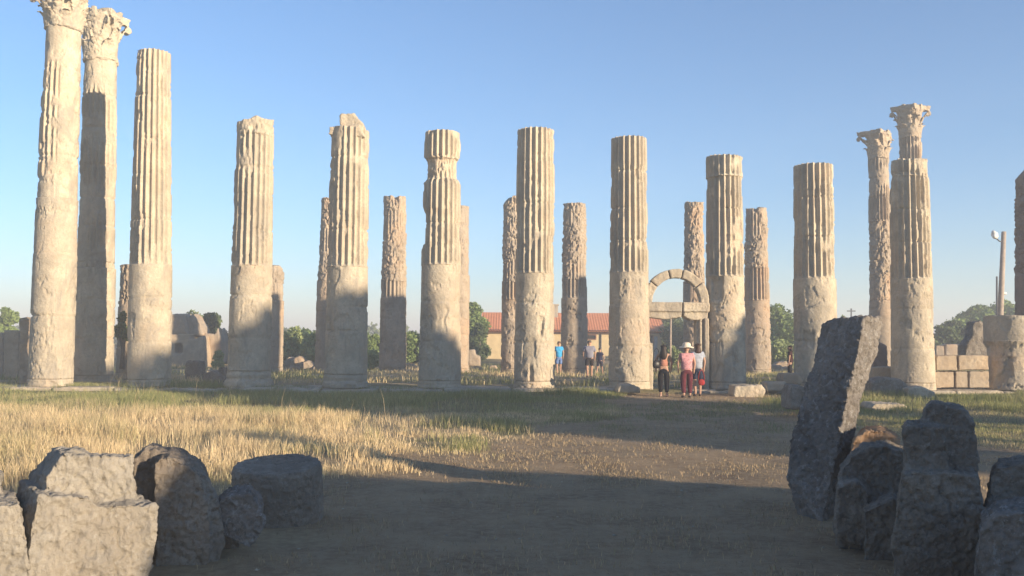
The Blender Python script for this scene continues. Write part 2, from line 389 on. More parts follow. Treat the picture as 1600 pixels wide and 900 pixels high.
def capital_mesh(r, H, corners, seed, vox=.035, rot=45, broken=0.0):
    """bell with two rows of acanthus leaves, corner volutes and a concave abacus; corners: four extents, 0 = broken off"""
    bm = bmesh.new(); n = 40
    rings = []
    for t, k in ((0, .98), (.05, 1.06), (.09, .98), (.3, .96), (.55, 1.0), (.75, 1.1), (.86, 1.25), (.9, 1.22)):
        rings.append([bm.verts.new((math.cos(i*2*math.pi/n)*r*k, math.sin(i*2*math.pi/n)*r*k, t*H)) for i in range(n)])
    for a, b in zip(rings, rings[1:]):
        for i in range(n): bm.faces.new((a[i], a[(i+1) % n], b[(i+1) % n], b[i]))
    bm.faces.new(rings[0][::-1]); bm.faces.new(rings[-1])
    rr = random.Random(seed)
    def leaf(ang, z0, h, w, out):
        # a curled, ribbed leaf: cross-sections along its height
        ca, sa = math.cos(ang), math.sin(ang); prev = None
        sect = []
        for t, ro, wi in ((0, .0, .8), (.3, .03, 1.0), (.6, .07, 1.0), (.82, .16, .85), (.97, .27, .6), (1.0, .36, .42), (.9, .40, .25)):
            ring = []
            rad = r*(.98+out*0)+ro*r*out*1.15
            for s, th in ((-1, -.02), (-.55, .05), (0, .10), (.55, .05), (1, -.02), (1, -.12), (-1, -.12)):
                x = rad+th*r*.55; y = s*w*wi*.5
                ring.append(bm.verts.new((x*ca-y*sa, x*sa+y*ca, z0+h*t)))
            sect.append(ring)
        for a, b in zip(sect, sect[1:]):
            for i in range(7): bm.faces.new((a[i], a[(i+1) % 7], b[(i+1) % 7], b[i]))
        bm.faces.new(sect[0][::-1]); bm.faces.new(sect[-1])
    for i in range(8):
        if rr.random() > broken*.5: leaf(R(i*45+rot), .08*H, .34*H, r*.72, 1.0)
        if rr.random() > broken*.5: leaf(R(i*45+22.5+rot), .1*H, .56*H, r*.66, 1.15)
    for i, ext in enumerate(corners):
        ang = R(rot+i*90)
        if ext <= 0: continue
        ca, sa = math.cos(ang), math.sin(ang); L = r*(1.45*ext)
        for side in (-1, 1):
            pts = []; rad = []
            off = side*r*.17
            for t in np.linspace(0, 1, 10):                       # the stalk rising to the corner
                x = r*.95 + (L-r*.95)*t**1.5; z = H*(.45+.36*t)
                pts.append((x*ca-off*sa*(2.2-1.2*t), x*sa+off*ca*(2.2-1.2*t), z)); rad.append(.085*r)
            for t in np.linspace(0, 1, 16):                       # the spiral
                a = math.pi*.5 - t*math.pi*2.6; q = r*.22*(1-.72*t)
                x = L + math.cos(a)*q; z = H*.81 - r*.22 + math.sin(a)*q
                pts.append((x*ca-off*sa, x*sa+off*ca, z)); rad.append(.085*r*(1-.3*t))
            add_tube(bm, pts, rad, 7)
    # abacus, concave sides
    ab = []; m = 12
    for i in range(4):
        e0 = corners[i] if corners[i] > 0 else .68; e1 = corners[(i+1) % 4] if corners[(i+1) % 4] > 0 else .68
        p0 = Vector((math.cos(R(rot+i*90)), math.sin(R(rot+i*90)), 0))*r*1.72*e0
        p1 = Vector((math.cos(R(rot+i*90+90)), math.sin(R(rot+i*90+90)), 0))*r*1.72*e1
        mid = (p0+p1)*.5
        for k in range(m):
            t = (k+.4)/(m-.2); p = p0.lerp(p1, t); p = p - mid.normalized()*math.sin(t*math.pi)*r*.17; ab.append(p)
    lo = [p*.95+Vector((0, 0, .84*H)) for p in ab]; hi = [p+Vector((0, 0, .99*H)) for p in ab]
    add_prism(bm, hi, lo)
    for i in range(4):                                           # the flower in the middle of each side
        a = R(rot+45+i*90); add_box(bm, (math.cos(a)*r*1.13, math.sin(a)*r*1.13, .9*H), (r*.28, r*.32, H*.2), Euler((0, 0, a)))
    bmesh.ops.recalc_face_normals(bm, faces=bm.faces)
    me = voxel(bm_mesh(bm, 'capital'), vox)
    return roughen(me, .05, .022, 2.6, seed, 0.018, 9, bite=.35*broken+.1)

BACK = 5
def col_root(px, wpx, Y, label, group, z=FLOOR, name='stone_column'):
    p = at(px, 600, Y); az = math.atan2(p.x, Y)
    r = wpx/2/FPX*Y*math.cos(az)
    o = empty(name, (p.x, Y, z), label, 'column', group); o.rotation_euler.z = -az*1.0
    return o, r

def row_y(px):                                                  # distance of the front row along the line of sight px
    # intersect ray with the row line
    p = at(px, 600, 1.0); # direction x/y
    k = p.x
    # (k*y-RA.x, y-RA.y).rn = 0
    return (RA.x*rn.x+RA.y*rn.y)/(k*rn.x+rn.y)

def column(px, wb, Y, ytop, yfl, wt, label, group, mat, seed, base=True, upper='flute', capital=None, wear=.35, njoint=5, lean=0.0,
           top_amp=.05, tilt=(0, 0), bites=(), lowamp=1.0, baseh=.25, z=FLOOR, segs=None, nseg=200, dz=.045, wmap=None, lowbites=(), notch=None, ramp_=1.0, basespread=1.015):
    o, r = col_root(px, wb, Y, label, group, z); k = r/wb; o.rotation_euler.y = R(lean)
    zt = z_of(px, ytop, Y)-z; zf = z_of(px, yfl, Y)-z; rt = wt*k
    # wt measured at the top; keep the taper proportional to the whole
    zb = baseh if base else 0
    jr = random.Random(seed)
    if base: link('base', base_mesh(r*1.0, seed, baseh, lowamp, basespread), mat, o)
    js = [zb+(zf-zb)*jr.uniform(.3, .4), zb+(zf-zb)*jr.uniform(.62, .75)]
    Z = lambda y: z_of(px, y, Y)-z
    low = shaft(zb-.01, zf, r, rt, 0, zt, 'plain', seed, joints=js, top_amp=.012, amp=lowamp, nseg=nseg, dz=dz,
                bites=[(a, w, Z(b), Z(c), d) for a, w, b, c, d in lowbites])
    link('plain_shaft', low, mat, o)
    if segs is None: segs = [(yfl, ytop, upper, wear, 1.0, top_amp)]
    for i, (ya, yb, kd, we, am, ta) in enumerate(segs):
        za, zb_ = Z(ya), Z(yb); last = i == len(segs)-1
        nj = max(1, int((zb_-za)/1.5)); jj = [za+(zb_-za)*(q+1)/(nj+1)+jr.uniform(-.2, .2) for q in range(nj)] if zb_-za > 1.6 else []
        ph = 0
        me = shaft(za-.012, zb_, r*.995, rt, 0, zt, kd, seed+i*13+1, wear=we, joints=jj, top_amp=ta, top_tilt=tilt if last else (0, 0), amp=am,
                   bites=[(a, w, Z(b), Z(c), d) for a, w, b, c, d in bites], nseg=nseg, dz=dz, wmap=wmap, notch=notch if last else None)
        link({'flute': 'fluted_shaft', 'rough': 'eroded_drum', 'plain': 'plain_drum'}[kd], me, mat, o)
    if capital:
        Hc, corners, rot, broken = capital
        cm = capital_mesh(rt, Hc, corners, seed+70, .035, rot, broken)
        link('capital', cm, mat, o, (0, 0, zt-.06))
    return o, r, rt, zt

GF = 'columns of the near temple row'; GB = 'columns of the far temple row'; GS = 'columns of the short temple sides'
S = M['marble']; SB = M['marble_back']
column(79, 72, 31.2, 47, 312, 61, 'tall column at the left edge of the ruin, carrying a carved capital cut off by the picture top', GF, S, 11,
       capital=(1.38, (.7, .85, 1.14, 1.0), 4, .35), wear=.1, segs=[(410, 312, 'rough', .3, .45, .02), (312, 47, 'flute', .55, 1, .01)], lowamp=1.0,
       wmap=lambda TH, Z: sstep(-1.85, -1.65, (TH+np.pi) % (2*np.pi)-np.pi)*sstep(.6, .4, (TH+np.pi) % (2*np.pi)-np.pi))
Yb = 34.7
column(145, 66, Yb, 98, 420, 56, 'tall capital topped column wearing a long dark shadow, right behind the left edge column', GS, S, 12, lean=-.5,
       capital=(2.0, (1.08, .65, .8, .9), 20, .45), wear=.6, segs=[(420, 410, 'rough', .3, .5, .02), (410, 98, 'flute', .75, 1, .01)])
column(233, 70, row_y(236), 83, 415, 59, 'tall plain topped fluted column without a capital, third from the left edge', GF, S, 13, lean=-.9, top_amp=.035, wear=.1,
       bites=[(-62, 18, 480, 300, .05)])
column(389, 68, row_y(389), 190, 416, 60, 'column with a worn rounded crown above its flutes and a wide swelling foot', GF, S, 14, wear=.15, baseh=.55, basespread=1.13,
       segs=[(416, 209, 'flute', .15, 1, .05), (213, 190, 'rough', .3, .7, .14)], tilt=(.05, 0))
oc, r4, rt4, zt4 = column(540, 68, row_y(540), 203, 418, 59, 'fluted column with a jagged broken chunk of stone on its top', GF, S, 15, wear=.12, top_amp=.03, baseh=.45, tilt=(-.05, 0), basespread=1.06)
column(687, 66, row_y(687), 208, 415, 57, 'fluted column with a narrow crumbled neck below its top drum', GF, S, 16, wear=.15,
       segs=[(415, 282, 'flute', .12, 1, .05), (284, 248, 'rough', .4, .6, .02), (250, 208, 'flute', .3, 1, .03)],
       bites=[(-80, 38, 385, 330, .12), (0, 180, 284, 249, .11)], lowbites=[(5, 16, 520, 480, .05)])
column(835, 64, row_y(835), 204, 428, 57, 'tall flat topped fluted column with a split foot, in front of the house gable', GF, S, 17, wear=.12, top_amp=.02,
       bites=[(70, 35, 430, 370, .07)], lowbites=[(-20, 24, 562, 530, .06), (20, 9, 524, 498, .10), (-10, 6, 610, 570, .08)])
column(983, 64, row_y(983), 217, 427, 57, 'fluted column standing just left of the small stone arch', GF, S, 18, wear=.08, top_amp=.03,
       bites=[(-85, 20, 420, 400, .05)], lowbites=[(-55, 12, 600, 500, .03), (20, 20, 470, 440, .03)])
column(1134, 63, row_y(1134), 246, 433, 58, 'fluted column standing just right of the small stone arch, cracked near its top', GF, S, 19, wear=.1,
       segs=[(433, 276, 'flute', .1, 1, .04), (278, 246, 'flute', .2, 1, .05)], bites=[(-50, 42, 285, 270, .05)],
       lowbites=[(-25, 20, 470, 435, .09), (0, 60, 520, 514, .07)])
column(1275, 69, row_y(1275), 259, 436, 62, 'fluted column with a flat top, behind the tall leaning slab', GF, S, 20, wear=.08, top_amp=.02,
       bites=[(-75, 22, 370, 345, .05)], lowbites=[(-22, 22, 540, 520, .11)])
column(1427, 70, row_y(1427), 256, 437, 61, 'fluted column with a ledge like broken top drum, beside the low wall at the right', GF, S, 21, wear=.1,
       segs=[(462, 437, 'rough', .3, .5, .02), (437, 274, 'flute', .12, 1, .03), (278, 252, 'flute', .55, 1, .06)],
       bites=[(40, 18, 330, 282, .07), (0, 180, 280, 272, .05)])
# stump at the right edge
column(1583, 92, row_y(1583)+.2, 494, 532, 90, 'broad column stump cut low at the right edge, with a thick overhanging drum on top', GF, S, 22, base=False,
       segs=[(534, 494, 'plain', .3, .9, .05)], lowamp=2.6, lowbites=[(-20, 150, 600, 538, .12)])
column(1624, 74, 36.7, 262, 430, 62, 'reddish broken column cut by the right picture edge behind the lamp pole', GS, M['red_stone'], 23, upper='rough', top_amp=.15, notch=(200, 70, .5))
# short left side
column(206, 52, 38.3, 415, 480, 50, 'short dark column stump with a leafy plant, wedged behind the third column from the left', GS, SB, 24, upper='rough', top_amp=.06)
# chunk on the fourth column
def rock(name, parts, mat, label=None, cat='stone block', group=None, parent=None, vox=.03, big=.04, small=.012, scale=2.2, seed=0, pit=.0, pitscale=12, bite=0.0, origin=None):
    """parts: list of (front pts, back pts) prisms in world space; fused, weathered"""
    allp = [p for f, b in parts for p in list(f)+list(b)]
    c = Vector((sum(p[0] for p in allp)/len(allp), sum(p[1] for p in allp)/len(allp), min(p[2] for p in allp))) if origin is None else Vector(origin)
    bm = bmesh.new()
    for f, b in parts: add_prism(bm, [Vector(p)-c for p in f], [Vector(p)-c for p in b])
    bmesh.ops.recalc_face_normals(bm, faces=bm.faces)
    me = voxel(bm_mesh(bm, name), vox); roughen(me, big, small, scale, seed, pit, pitscale, bite)
    o = link(name, me, mat, parent, c if parent is None else c-parent.matrix_world.translation if False else c)
    if label: tag(o, label, cat, group)
    return o
def pr(poly, Y, thick, dx=None, dz=0, sc=1.0, dy=0, sl=None):
    """prism from a pixel outline seen on plane Y; the far face shifted by dx,dz"""
    f = [at(x, y, Y) for x, y in poly]; c = sum(f, Vector())/len(f)
    if sl is not None:                                          # the block is turned: its right end stands farther back
        f = [at(x, y, (Y-sl*c.x)/(1-sl*(at(x, y, 1.0).x))) for x, y in poly]; q = 1/math.hypot(1, sl)
        return (f, [p+Vector((-sl*q*thick, q*thick, dz)) for p in f])
    if dx is None: dx = c.x/Y*thick if Y < 12 else 0
    b = [Vector(((p.x-c.x)*sc+c.x+dx, Y+thick, (p.z-c.z)*sc+c.z+dz)) for p in f]
    return (f, b)

Y4 = row_y(540)
rock('broken_chunk', [pr([(531, 203), (531, 178), (554, 177), (560, 186), (567, 192), (569, 204)], Y4-.3, .6), pr([(513, 210), (514, 197), (536, 198), (537, 210)], Y4-.4, .75), pr([(533, 214), (533, 195), (562, 194), (570, 214)], Y4-.5, .95)],
     S, None, vox=.035, big=.05, small=.03, scale=3, seed=3)
bc = bpy.data.objects['broken_chunk']; w = bc.location.copy(); bc.parent = oc
bc.location = oc.matrix_basis.inverted() @ w; bc.rotation_euler.z = -oc.rotation_euler.z

# far row
def back_y(px):
    k = at(px, 600, 1.0).x; off = 17.2
    return (RA.x*rn.x+RA.y*rn.y+off)/(k*rn.x+rn.y)
kw = dict(nseg=160, dz=.05)
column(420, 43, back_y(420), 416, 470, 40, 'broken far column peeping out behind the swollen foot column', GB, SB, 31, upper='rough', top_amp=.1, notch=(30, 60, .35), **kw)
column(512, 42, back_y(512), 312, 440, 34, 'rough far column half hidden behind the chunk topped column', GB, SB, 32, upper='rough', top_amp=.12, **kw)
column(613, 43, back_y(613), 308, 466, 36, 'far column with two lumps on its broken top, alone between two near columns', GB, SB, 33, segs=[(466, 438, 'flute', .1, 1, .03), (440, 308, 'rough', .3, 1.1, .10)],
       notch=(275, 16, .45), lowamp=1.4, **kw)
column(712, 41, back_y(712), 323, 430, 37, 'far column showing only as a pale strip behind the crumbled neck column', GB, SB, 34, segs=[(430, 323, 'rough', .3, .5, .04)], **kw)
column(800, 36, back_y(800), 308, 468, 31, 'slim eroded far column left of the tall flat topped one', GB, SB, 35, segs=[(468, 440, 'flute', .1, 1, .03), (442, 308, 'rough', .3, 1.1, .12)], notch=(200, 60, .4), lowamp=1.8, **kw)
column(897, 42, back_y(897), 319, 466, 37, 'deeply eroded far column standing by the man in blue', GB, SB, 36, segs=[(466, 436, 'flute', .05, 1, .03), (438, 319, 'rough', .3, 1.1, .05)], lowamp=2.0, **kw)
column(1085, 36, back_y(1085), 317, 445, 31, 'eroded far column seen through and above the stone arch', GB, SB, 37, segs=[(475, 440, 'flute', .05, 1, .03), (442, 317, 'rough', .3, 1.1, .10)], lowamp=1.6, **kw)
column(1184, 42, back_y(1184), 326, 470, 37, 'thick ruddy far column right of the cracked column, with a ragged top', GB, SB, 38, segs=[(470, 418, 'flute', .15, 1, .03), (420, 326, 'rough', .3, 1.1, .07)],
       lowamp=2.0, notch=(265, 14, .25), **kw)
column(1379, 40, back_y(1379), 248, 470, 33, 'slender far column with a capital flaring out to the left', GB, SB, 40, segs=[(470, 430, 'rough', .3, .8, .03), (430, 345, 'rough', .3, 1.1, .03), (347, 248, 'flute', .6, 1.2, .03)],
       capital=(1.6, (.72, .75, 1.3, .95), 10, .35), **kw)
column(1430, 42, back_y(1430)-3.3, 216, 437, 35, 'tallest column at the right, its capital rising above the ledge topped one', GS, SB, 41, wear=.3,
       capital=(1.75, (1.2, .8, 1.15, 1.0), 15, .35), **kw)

# ------------------------------------------------------------------ stylobate: long stones under the near row
so = empty('stone_step', (0, 0, 0), 'long low stone step running under the near row of columns', 'stone step')
def edge(u, v, z=FLOOR): p = Vector((RA.x, RA.y, 0))+rd*u+rn*v; return Vector((p.x, p.y, z))
u = -5.0; k = 0; rs = random.Random(5)
while u < 36:
    L = rs.uniform(1.3, 2.3); x_mid = edge(u+L/2, 0).x
    if not (4.6 < x_mid < 6.9):
        bm = bmesh.new(); g = .015
        zt = FLOOR + rs.uniform(-.03, .02); v0 = -1.12+rs.uniform(-.06, .06)
        f = [edge(u+g, v0, -.1), edge(u+L-g, v0, -.1), edge(u+L-g, v0, zt), edge(u+g, v0, zt)]
        b = [edge(u+g, .9, -.1), edge(u+L-g, .9, -.1), edge(u+L-g, .9, zt), edge(u+g, .9, zt)]
        add_prism(bm, f, b); bmesh.ops.recalc_face_normals(bm, faces=bm.faces)
        me = roughen(voxel(bm_mesh(bm, 'step_slab'), .06), .05, .02, 1.5, 200+k, bite=.3)
        link('step_slab', me, M['marble'], so); k += 1
    u += L

# ------------------------------------------------------------------ the small arch
YA = row_y(1057)-.15
d0 = at(1057, 612, YA)
door = empty('arched_doorway', (d0.x, YA, .15), 'small round stone arch on a doorway between two columns', 'arch')
def dblock(name, parts, seed, vox=.03, **kw):
    return rock(name, [([p-door.location for p in f], [p-door.location for p in b]) for f, b in parts], kw.pop('mat', S), parent=door, vox=vox, seed=seed, origin=(0, 0, 0), **kw)
ac = (1057, 474); angs = [-2, 38, 78, 104, 140, 182]
for i in range(5):
    a0, a1 = angs[i]+1.0, angs[i+1]-1.0; outer = []; inner = []
    for t in np.linspace(0, 1, 7):
        a = R(a0+(a1-a0)*t); outer.append((ac[0]+52*math.cos(a), ac[1]-54*math.sin(a))); inner.append((ac[0]+38*math.cos(a), ac[1]-40*math.sin(a)))
    dblock('voussoir', [pr(outer+inner[::-1], YA-.05, .42)], 300+i, big=.02, small=.012, scale=3)
dblock('lintel_block', [pr([(1005, 472), (1066, 472), (1066, 487), (1005, 486)], YA-.16, .75), pr([(1009, 486), (1066, 487), (1065, 496), (1040, 499), (1010, 495)], YA-.08, .62)], 310, big=.02, small=.012, scale=3)
dblock('lintel_block', [pr([(1068, 472), (1109, 473), (1109, 487), (1068, 487)], YA-.16, .75), pr([(1068, 487), (1106, 487), (1105, 499), (1080, 500), (1068, 494)], YA-.08, .62)], 311, big=.02, small=.012, scale=3)
jr_ = [pr([(1088, 498), (1107, 498), (1108, 617), (1088, 617)], YA, .55), pr([(1101, 497), (1108, 497), (1109, 617), (1101, 617)], YA-.14, .3), pr([(1093, 497), (1097, 497), (1097, 617), (1093, 617)], YA-.08, .3)]
dblock('door_jamb', jr_, 312, big=.015, small=.01, scale=3)
dblock('door_jamb', [pr([(1006, 495), (1014, 495), (1016, 536), (1006, 536)], YA, .55), pr([(1006, 536), (1020, 536), (1021, 617), (1006, 617)], YA-.05, .6)], 313, big=.02, small=.015, scale=3)

# ------------------------------------------------------------------ ruins, walls and loose stones
def block_px(label, poly, Y, th, mat, seed, cat='stone block', name='stone_block', group='fallen blocks among the columns', **kw):
    kw.setdefault('vox', .045); kw.setdefault('big', .05); kw.setdefault('small', .025)
    return rock(name, [pr(poly, Y, th, **{k: kw.pop(k) for k in ('dx', 'dz', 'sc') if k in kw})], mat, label, cat, group, seed=seed, **kw)
OW = M['ochre_wall']
block_px('square ochre pillar stub at the far left edge of the photo', [(6, 516), (28, 516), (29, 592), (5, 592)], 37, .7, OW, 401, cat='pillar', name='stone_pillar', group=None, big=.03)
block_px('dark jagged pier just left of the tall capital column', [(30, 500), (36, 496), (50, 500), (52, 604), (29, 604)], 33.6, .9, SB, 402, cat='pillar', name='stone_pillar', group=None, big=.1)
block_px('dark shaded wall end cut by the left picture edge', [(-20, 520), (3, 520), (4, 596), (-20, 596)], 38, 1, SB, 403, cat='wall', name='ruined_wall', group=None)
# niche ruin behind columns 3-4 on the left
rw = empty('ruined_house', tuple(at(305, 570, 56)), 'low ruined stone building with a small niche, behind and right of the third column', 'ruin')
def child_rock(root, name, parts, mat, seed, **kw):
    L = root.location
    return rock(name, [([p-L for p in f], [p-L for p in b]) for f, b in parts], mat, parent=root, seed=seed, origin=(0, 0, 0), **kw)
child_rock(rw, 'wall', [pr([(262, 522), (296, 522), (296, 536), (262, 536)], 56, 2), pr([(262, 536), (274, 536), (274, 574), (262, 574)], 56, 2), pr([(285, 536), (318, 524), (322, 574), (285, 574)], 56, 1.8),
                        pr([(274, 552), (286, 552), (286, 574), (274, 574)], 56, 2), pr([(273, 535), (286, 535), (286, 553), (273, 553)], 56.6, 1)], OW, 405, vox=.07, big=.05)
child_rock(rw, 'upper_wall', [pr([(264, 523), (266, 492), (288, 490), (293, 523)], 56.3, 1.5), pr([(292, 523), (289, 498), (300, 490), (314, 508), (318, 524)], 56.8, 1.4)], SB, 406, vox=.07, big=.12)
child_rock(rw, 'side_wall', [pr([(318, 522), (336, 522), (340, 512), (346, 530), (347, 568), (320, 572)], 57, 1.5)], SB, 407, vox=.07, big=.1)
block_px('dark upright drum standing right of the third column', [(289, 566), (293, 563), (310, 564), (313, 600), (289, 600)], 36, .8, M['dark_block'], 410)
block_px('low rounded stone at the foot of the swollen column', [(314, 600), (318, 584), (332, 580), (345, 588), (348, 602)], 34.5, .8, M['dark_block'], 411)
block_px('dark stone tight against the left side of the swollen column', [(339, 600), (340, 575), (350, 573), (354, 600)], 35, .8, M['dark_block'], 412)
for i, (x, y, w, h) in enumerate([(452, 568, 20, 13), (466, 566, 24, 12), (478, 570, 20, 9), (490, 578, 16, 8)]):
    block_px(['leftmost stone of the rubble slope', 'broad tilted stone on the rubble slope', 'pale stone low on the rubble slope', 'small end stone of the rubble slope'][i],
             [(x-w/2, y+h), (x-w*.45, y-h*.3), (x, y-h*.8), (x+w*.4, y), (x+w*.6, y+h)], 52-i*.5, 1.2, SB, 413+i, group='stones of the rubble slope', vox=.07, big=.16)
block_px('pale stacked stones right of the crumbled neck column', [(731, 572), (731, 547), (742, 546), (743, 555), (750, 556), (751, 572)], 58, 1.2, SB, 420, vox=.07)
for i, (poly, Y, lab) in enumerate([
    ([(1146, 618), (1148, 603), (1190, 602), (1196, 610), (1194, 622), (1150, 624)], 29.8, 'long pale stone block right of the arch foot'),
    ([(964, 610), (968, 601), (985, 600), (1000, 606), (1001, 614), (966, 615)], 30.4, 'small cracked stone at the foot of the column left of the arch'),
    ([(1196, 612), (1200, 598), (1228, 597), (1228, 612)], 31.0, 'flat stone between the long block and the leaning slab'),
    ([(1222, 592), (1225, 584), (1248, 584), (1256, 594), (1252, 602), (1224, 601)], 31.8, 'squared stone at the left foot of the column behind the slab'),
    ([(1236, 640), (1234, 612), (1240, 600), (1262, 604), (1268, 640)], 22.5, 'dark upright stone touching the left side of the leaning slab'),
    ([(1362, 616), (1362, 596), (1380, 590), (1408, 592), (1418, 600), (1420, 618)], 29.0, 'dark fallen boulder left of the ledge topped column'),
    ([(1418, 624), (1420, 606), (1440, 604), (1462, 612), (1464, 624)], 28.5, 'low boulder at the foot of the ledge topped column'),
    ([(1361, 638), (1366, 629), (1412, 631), (1420, 636), (1418, 645), (1372, 647)], 24.5, 'thin flat slab lying in the grass right of the leaning slab'),
    ([(1364, 592), (1364, 574), (1400, 573), (1400, 592)], 34.0, 'ochre squared block behind the leaning slab, left of the ledge topped column'),
    ([(1366, 575), (1368, 545), (1374, 534), (1386, 540), (1388, 575)], 36.5, 'dark reddish rubble pile between slab and ledge topped column'),
    ]):
    block_px(lab, poly, Y, .8 if i != 7 else .9, [S, S, S, SB, M['dark_block'], M['dark_block'], S, S, OW, M['red_stone']][i], 430+i)
# ashlar wall at the right
aw = empty('ashlar_wall', tuple(at(1503, 603, 33.0)), 'low wall of squared ochre blocks between the last full column and the stump', 'wall')
for i, (x0, x1, y0, y1) in enumerate([(1463, 1496, 555, 578), (1498, 1545, 555, 578), (1461, 1492, 580, 606), (1493, 1513, 580, 606), (1514, 1546, 580, 606)]):
    child_rock(aw, 'wall_block', [pr([(x0+.4, y0+.3), (x1-.4, y0+.3), (x1-.4, y1+.3), (x0+.4, y1+.3)], 33.0, .8)], OW, 450+i, vox=.04, big=.025, small=.015)
bw = empty('field_wall', tuple(at(1500, 556, 60)), 'distant grey stone wall below the dark hedge at the right', 'wall')
for i, (x0, x1, y0) in enumerate([(1462, 1476, 540), (1477, 1498, 538), (1499, 1508, 537), (1509, 1531, 539)]):
    child_rock(bw, 'wall_block', [pr([(x0, y0), (x1-.6, y0), (x1-.6, 562), (x0, 562)], 60, 1)], SB, 460+i, vox=.08, big=.05)
block_px('jagged dark rock piled against the left of the broad stump', [(1508, 560), (1510, 538), (1519, 524), (1521, 503), (1534, 499), (1548, 512), (1548, 560)], 36.4, .6, M['dark_block'], 470, vox=.05, big=.14)
block_px('ochre stub of wall seen right of the field wall', [(1519, 553), (1522, 536), (1538, 536), (1540, 556)], 40, .8, OW, 471)
rs = random.Random(3)
for i, (x, Y, sz, lab) in enumerate([(592, 55, .3, 'small stone in the grass left of the two lump far column'), (640, 57, .45, 'stone in the grass right of the two lump far column'), (668, 60, .4, 'far stone half hidden left of the crumbled neck column'),
    (745, 54, .35, 'stone lying below the narrow tree by the house'), (770, 56, .3, 'small stone under the left end of the house wall'), (915, 60, .35, 'small stone beyond the man in the plaid shirt'),
    (1030, 55, .5, 'whitish stone seen through the doorway, above the bag'), (1160, 56, .4, 'stone peeping out between cracked column and ruddy far column'),
    (1212, 55, .7, 'biggest stone of the heap right of the ruddy far column'), (1222, 57, .55, 'stone on top of the heap right of the ruddy far column'), (1232, 54, .5, 'stone of the heap nearest the column behind the slab'), (1216, 52, .4, 'low front stone of the heap right of the ruddy far column'),
    (458, 50, .4, 'stone in front of the rubble slope'), (560, 52, .35, 'lone stone just right of the chunk topped column')]):
    p = at(x, 600, Y); z = float(gz(np.array([p.x]), np.array([Y]))[0]); s = sz
    f = [Vector((p.x+math.cos(a)*s*rs.uniform(.7, 1.1), Y, z+.1+(s*.5 if i == 9 else 0)+math.sin(a)*s*.6*rs.uniform(.6, 1.1))) for a in np.linspace(0, 2*math.pi, 7)[:-1]]
    b = [q+Vector((0, s*1.2, 0)) for q in f]
    rock('loose_stone', [(f, b)], SB, lab, 'stone', 'loose stones beyond the far row', vox=.08, big=.08, seed=500+i)

# ------------------------------------------------------------------ foreground stones
FG = dict(vox=.014, big=.03, small=.028, scale=2.2, pit=.012, pitscale=23, bite=.05)
B, D = M['block'], M['dark_block']
rock('carved_block', [pr([(72, 745), (100, 708), (128, 712), (210, 710), (212, 790), (140, 800), (60, 800)], 7.0, .62, dz=-.06, sl=.75),
                      pr([(60, 770), (140, 775), (150, 790), (243, 787), (246, 810), (233, 930), (40, 930), (44, 830)], 6.85, .75, sl=.75),
                      pr([(96, 706), (132, 704), (148, 716), (100, 722)], 7.1, .4, sl=.75)],
     B, 'sunlit pitted block with a stepped corner at the lower left', 'stone block', 'blocks in the left foreground', seed=601, **FG)
rock('carved_block', [pr([(-40, 790), (30, 786), (44, 870), (50, 935), (-40, 935)], 6.5, .7, sl=.6), pr([(-40, 730), (2, 742), (6, 790), (-30, 800)], 6.9, .5, sl=.6)],
     B, 'sunlit block cut by the lower left corner of the photo, with scroll carving', 'stone block', 'blocks in the left foreground', seed=602, **FG)
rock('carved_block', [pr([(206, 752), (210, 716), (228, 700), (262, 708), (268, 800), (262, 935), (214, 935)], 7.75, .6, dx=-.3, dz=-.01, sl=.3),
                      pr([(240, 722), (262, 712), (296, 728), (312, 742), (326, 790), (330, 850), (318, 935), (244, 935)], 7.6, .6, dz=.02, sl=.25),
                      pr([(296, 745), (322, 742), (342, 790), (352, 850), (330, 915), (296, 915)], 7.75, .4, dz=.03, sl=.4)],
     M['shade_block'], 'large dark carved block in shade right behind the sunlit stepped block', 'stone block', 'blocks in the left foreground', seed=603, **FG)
rock('carved_block', [pr([(326, 800), (350, 776), (388, 767), (403, 786), (414, 826), (392, 858), (350, 838)], 7.9, .22, dz=.06, sl=.2)],
     M['slab'], 'small bluish tilted slab leaning between dark block and round drum', 'stone block', 'blocks in the left foreground', seed=604, **FG)
rock('carved_block', [pr([(300, 800), (340, 810), (378, 850), (355, 905), (300, 930)], 8.2, .4, sl=.3)],
     D, 'low dark block under the small bluish tilted slab', 'stone block', 'blocks in the left foreground', seed=605, **FG)
# drum
dp = at(424, 817, 9.3); rdm = 70/FPX*9.3
bm = bmesh.new(); n = 48; hgt = at(430, 722, 9.3).z-dp.z-.02
rings = [[bm.verts.new((math.cos(i*2*math.pi/n)*rdm*k, math.sin(i*2*math.pi/n)*rdm*k, z)) for i in range(n)] for z, k in ((-.1, .97), (.1, 1.0), (hgt-.06, 1.0), (hgt, .95))]
for a, b in zip(rings, rings[1:]):
    for i in range(n): bm.faces.new((a[i], a[(i+1) % n], b[(i+1) % n], b[i]))
bm.faces.new(rings[0][::-1]); bm.faces.new(rings[-1])
me = roughen(voxel(bm_mesh(bm, 'drum'), .014), .008, .014, 3, 606, .008, 22, bite=.05, crack=.008)
dr_ = tag(link('column_drum', me, M['shade_block'], loc=(dp.x, 9.3+.3, dp.z-.02)), 'round upright column drum standing in shade at the lower left', 'column drum'); dr_.rotation_euler = (R(7), R(-1), 0)

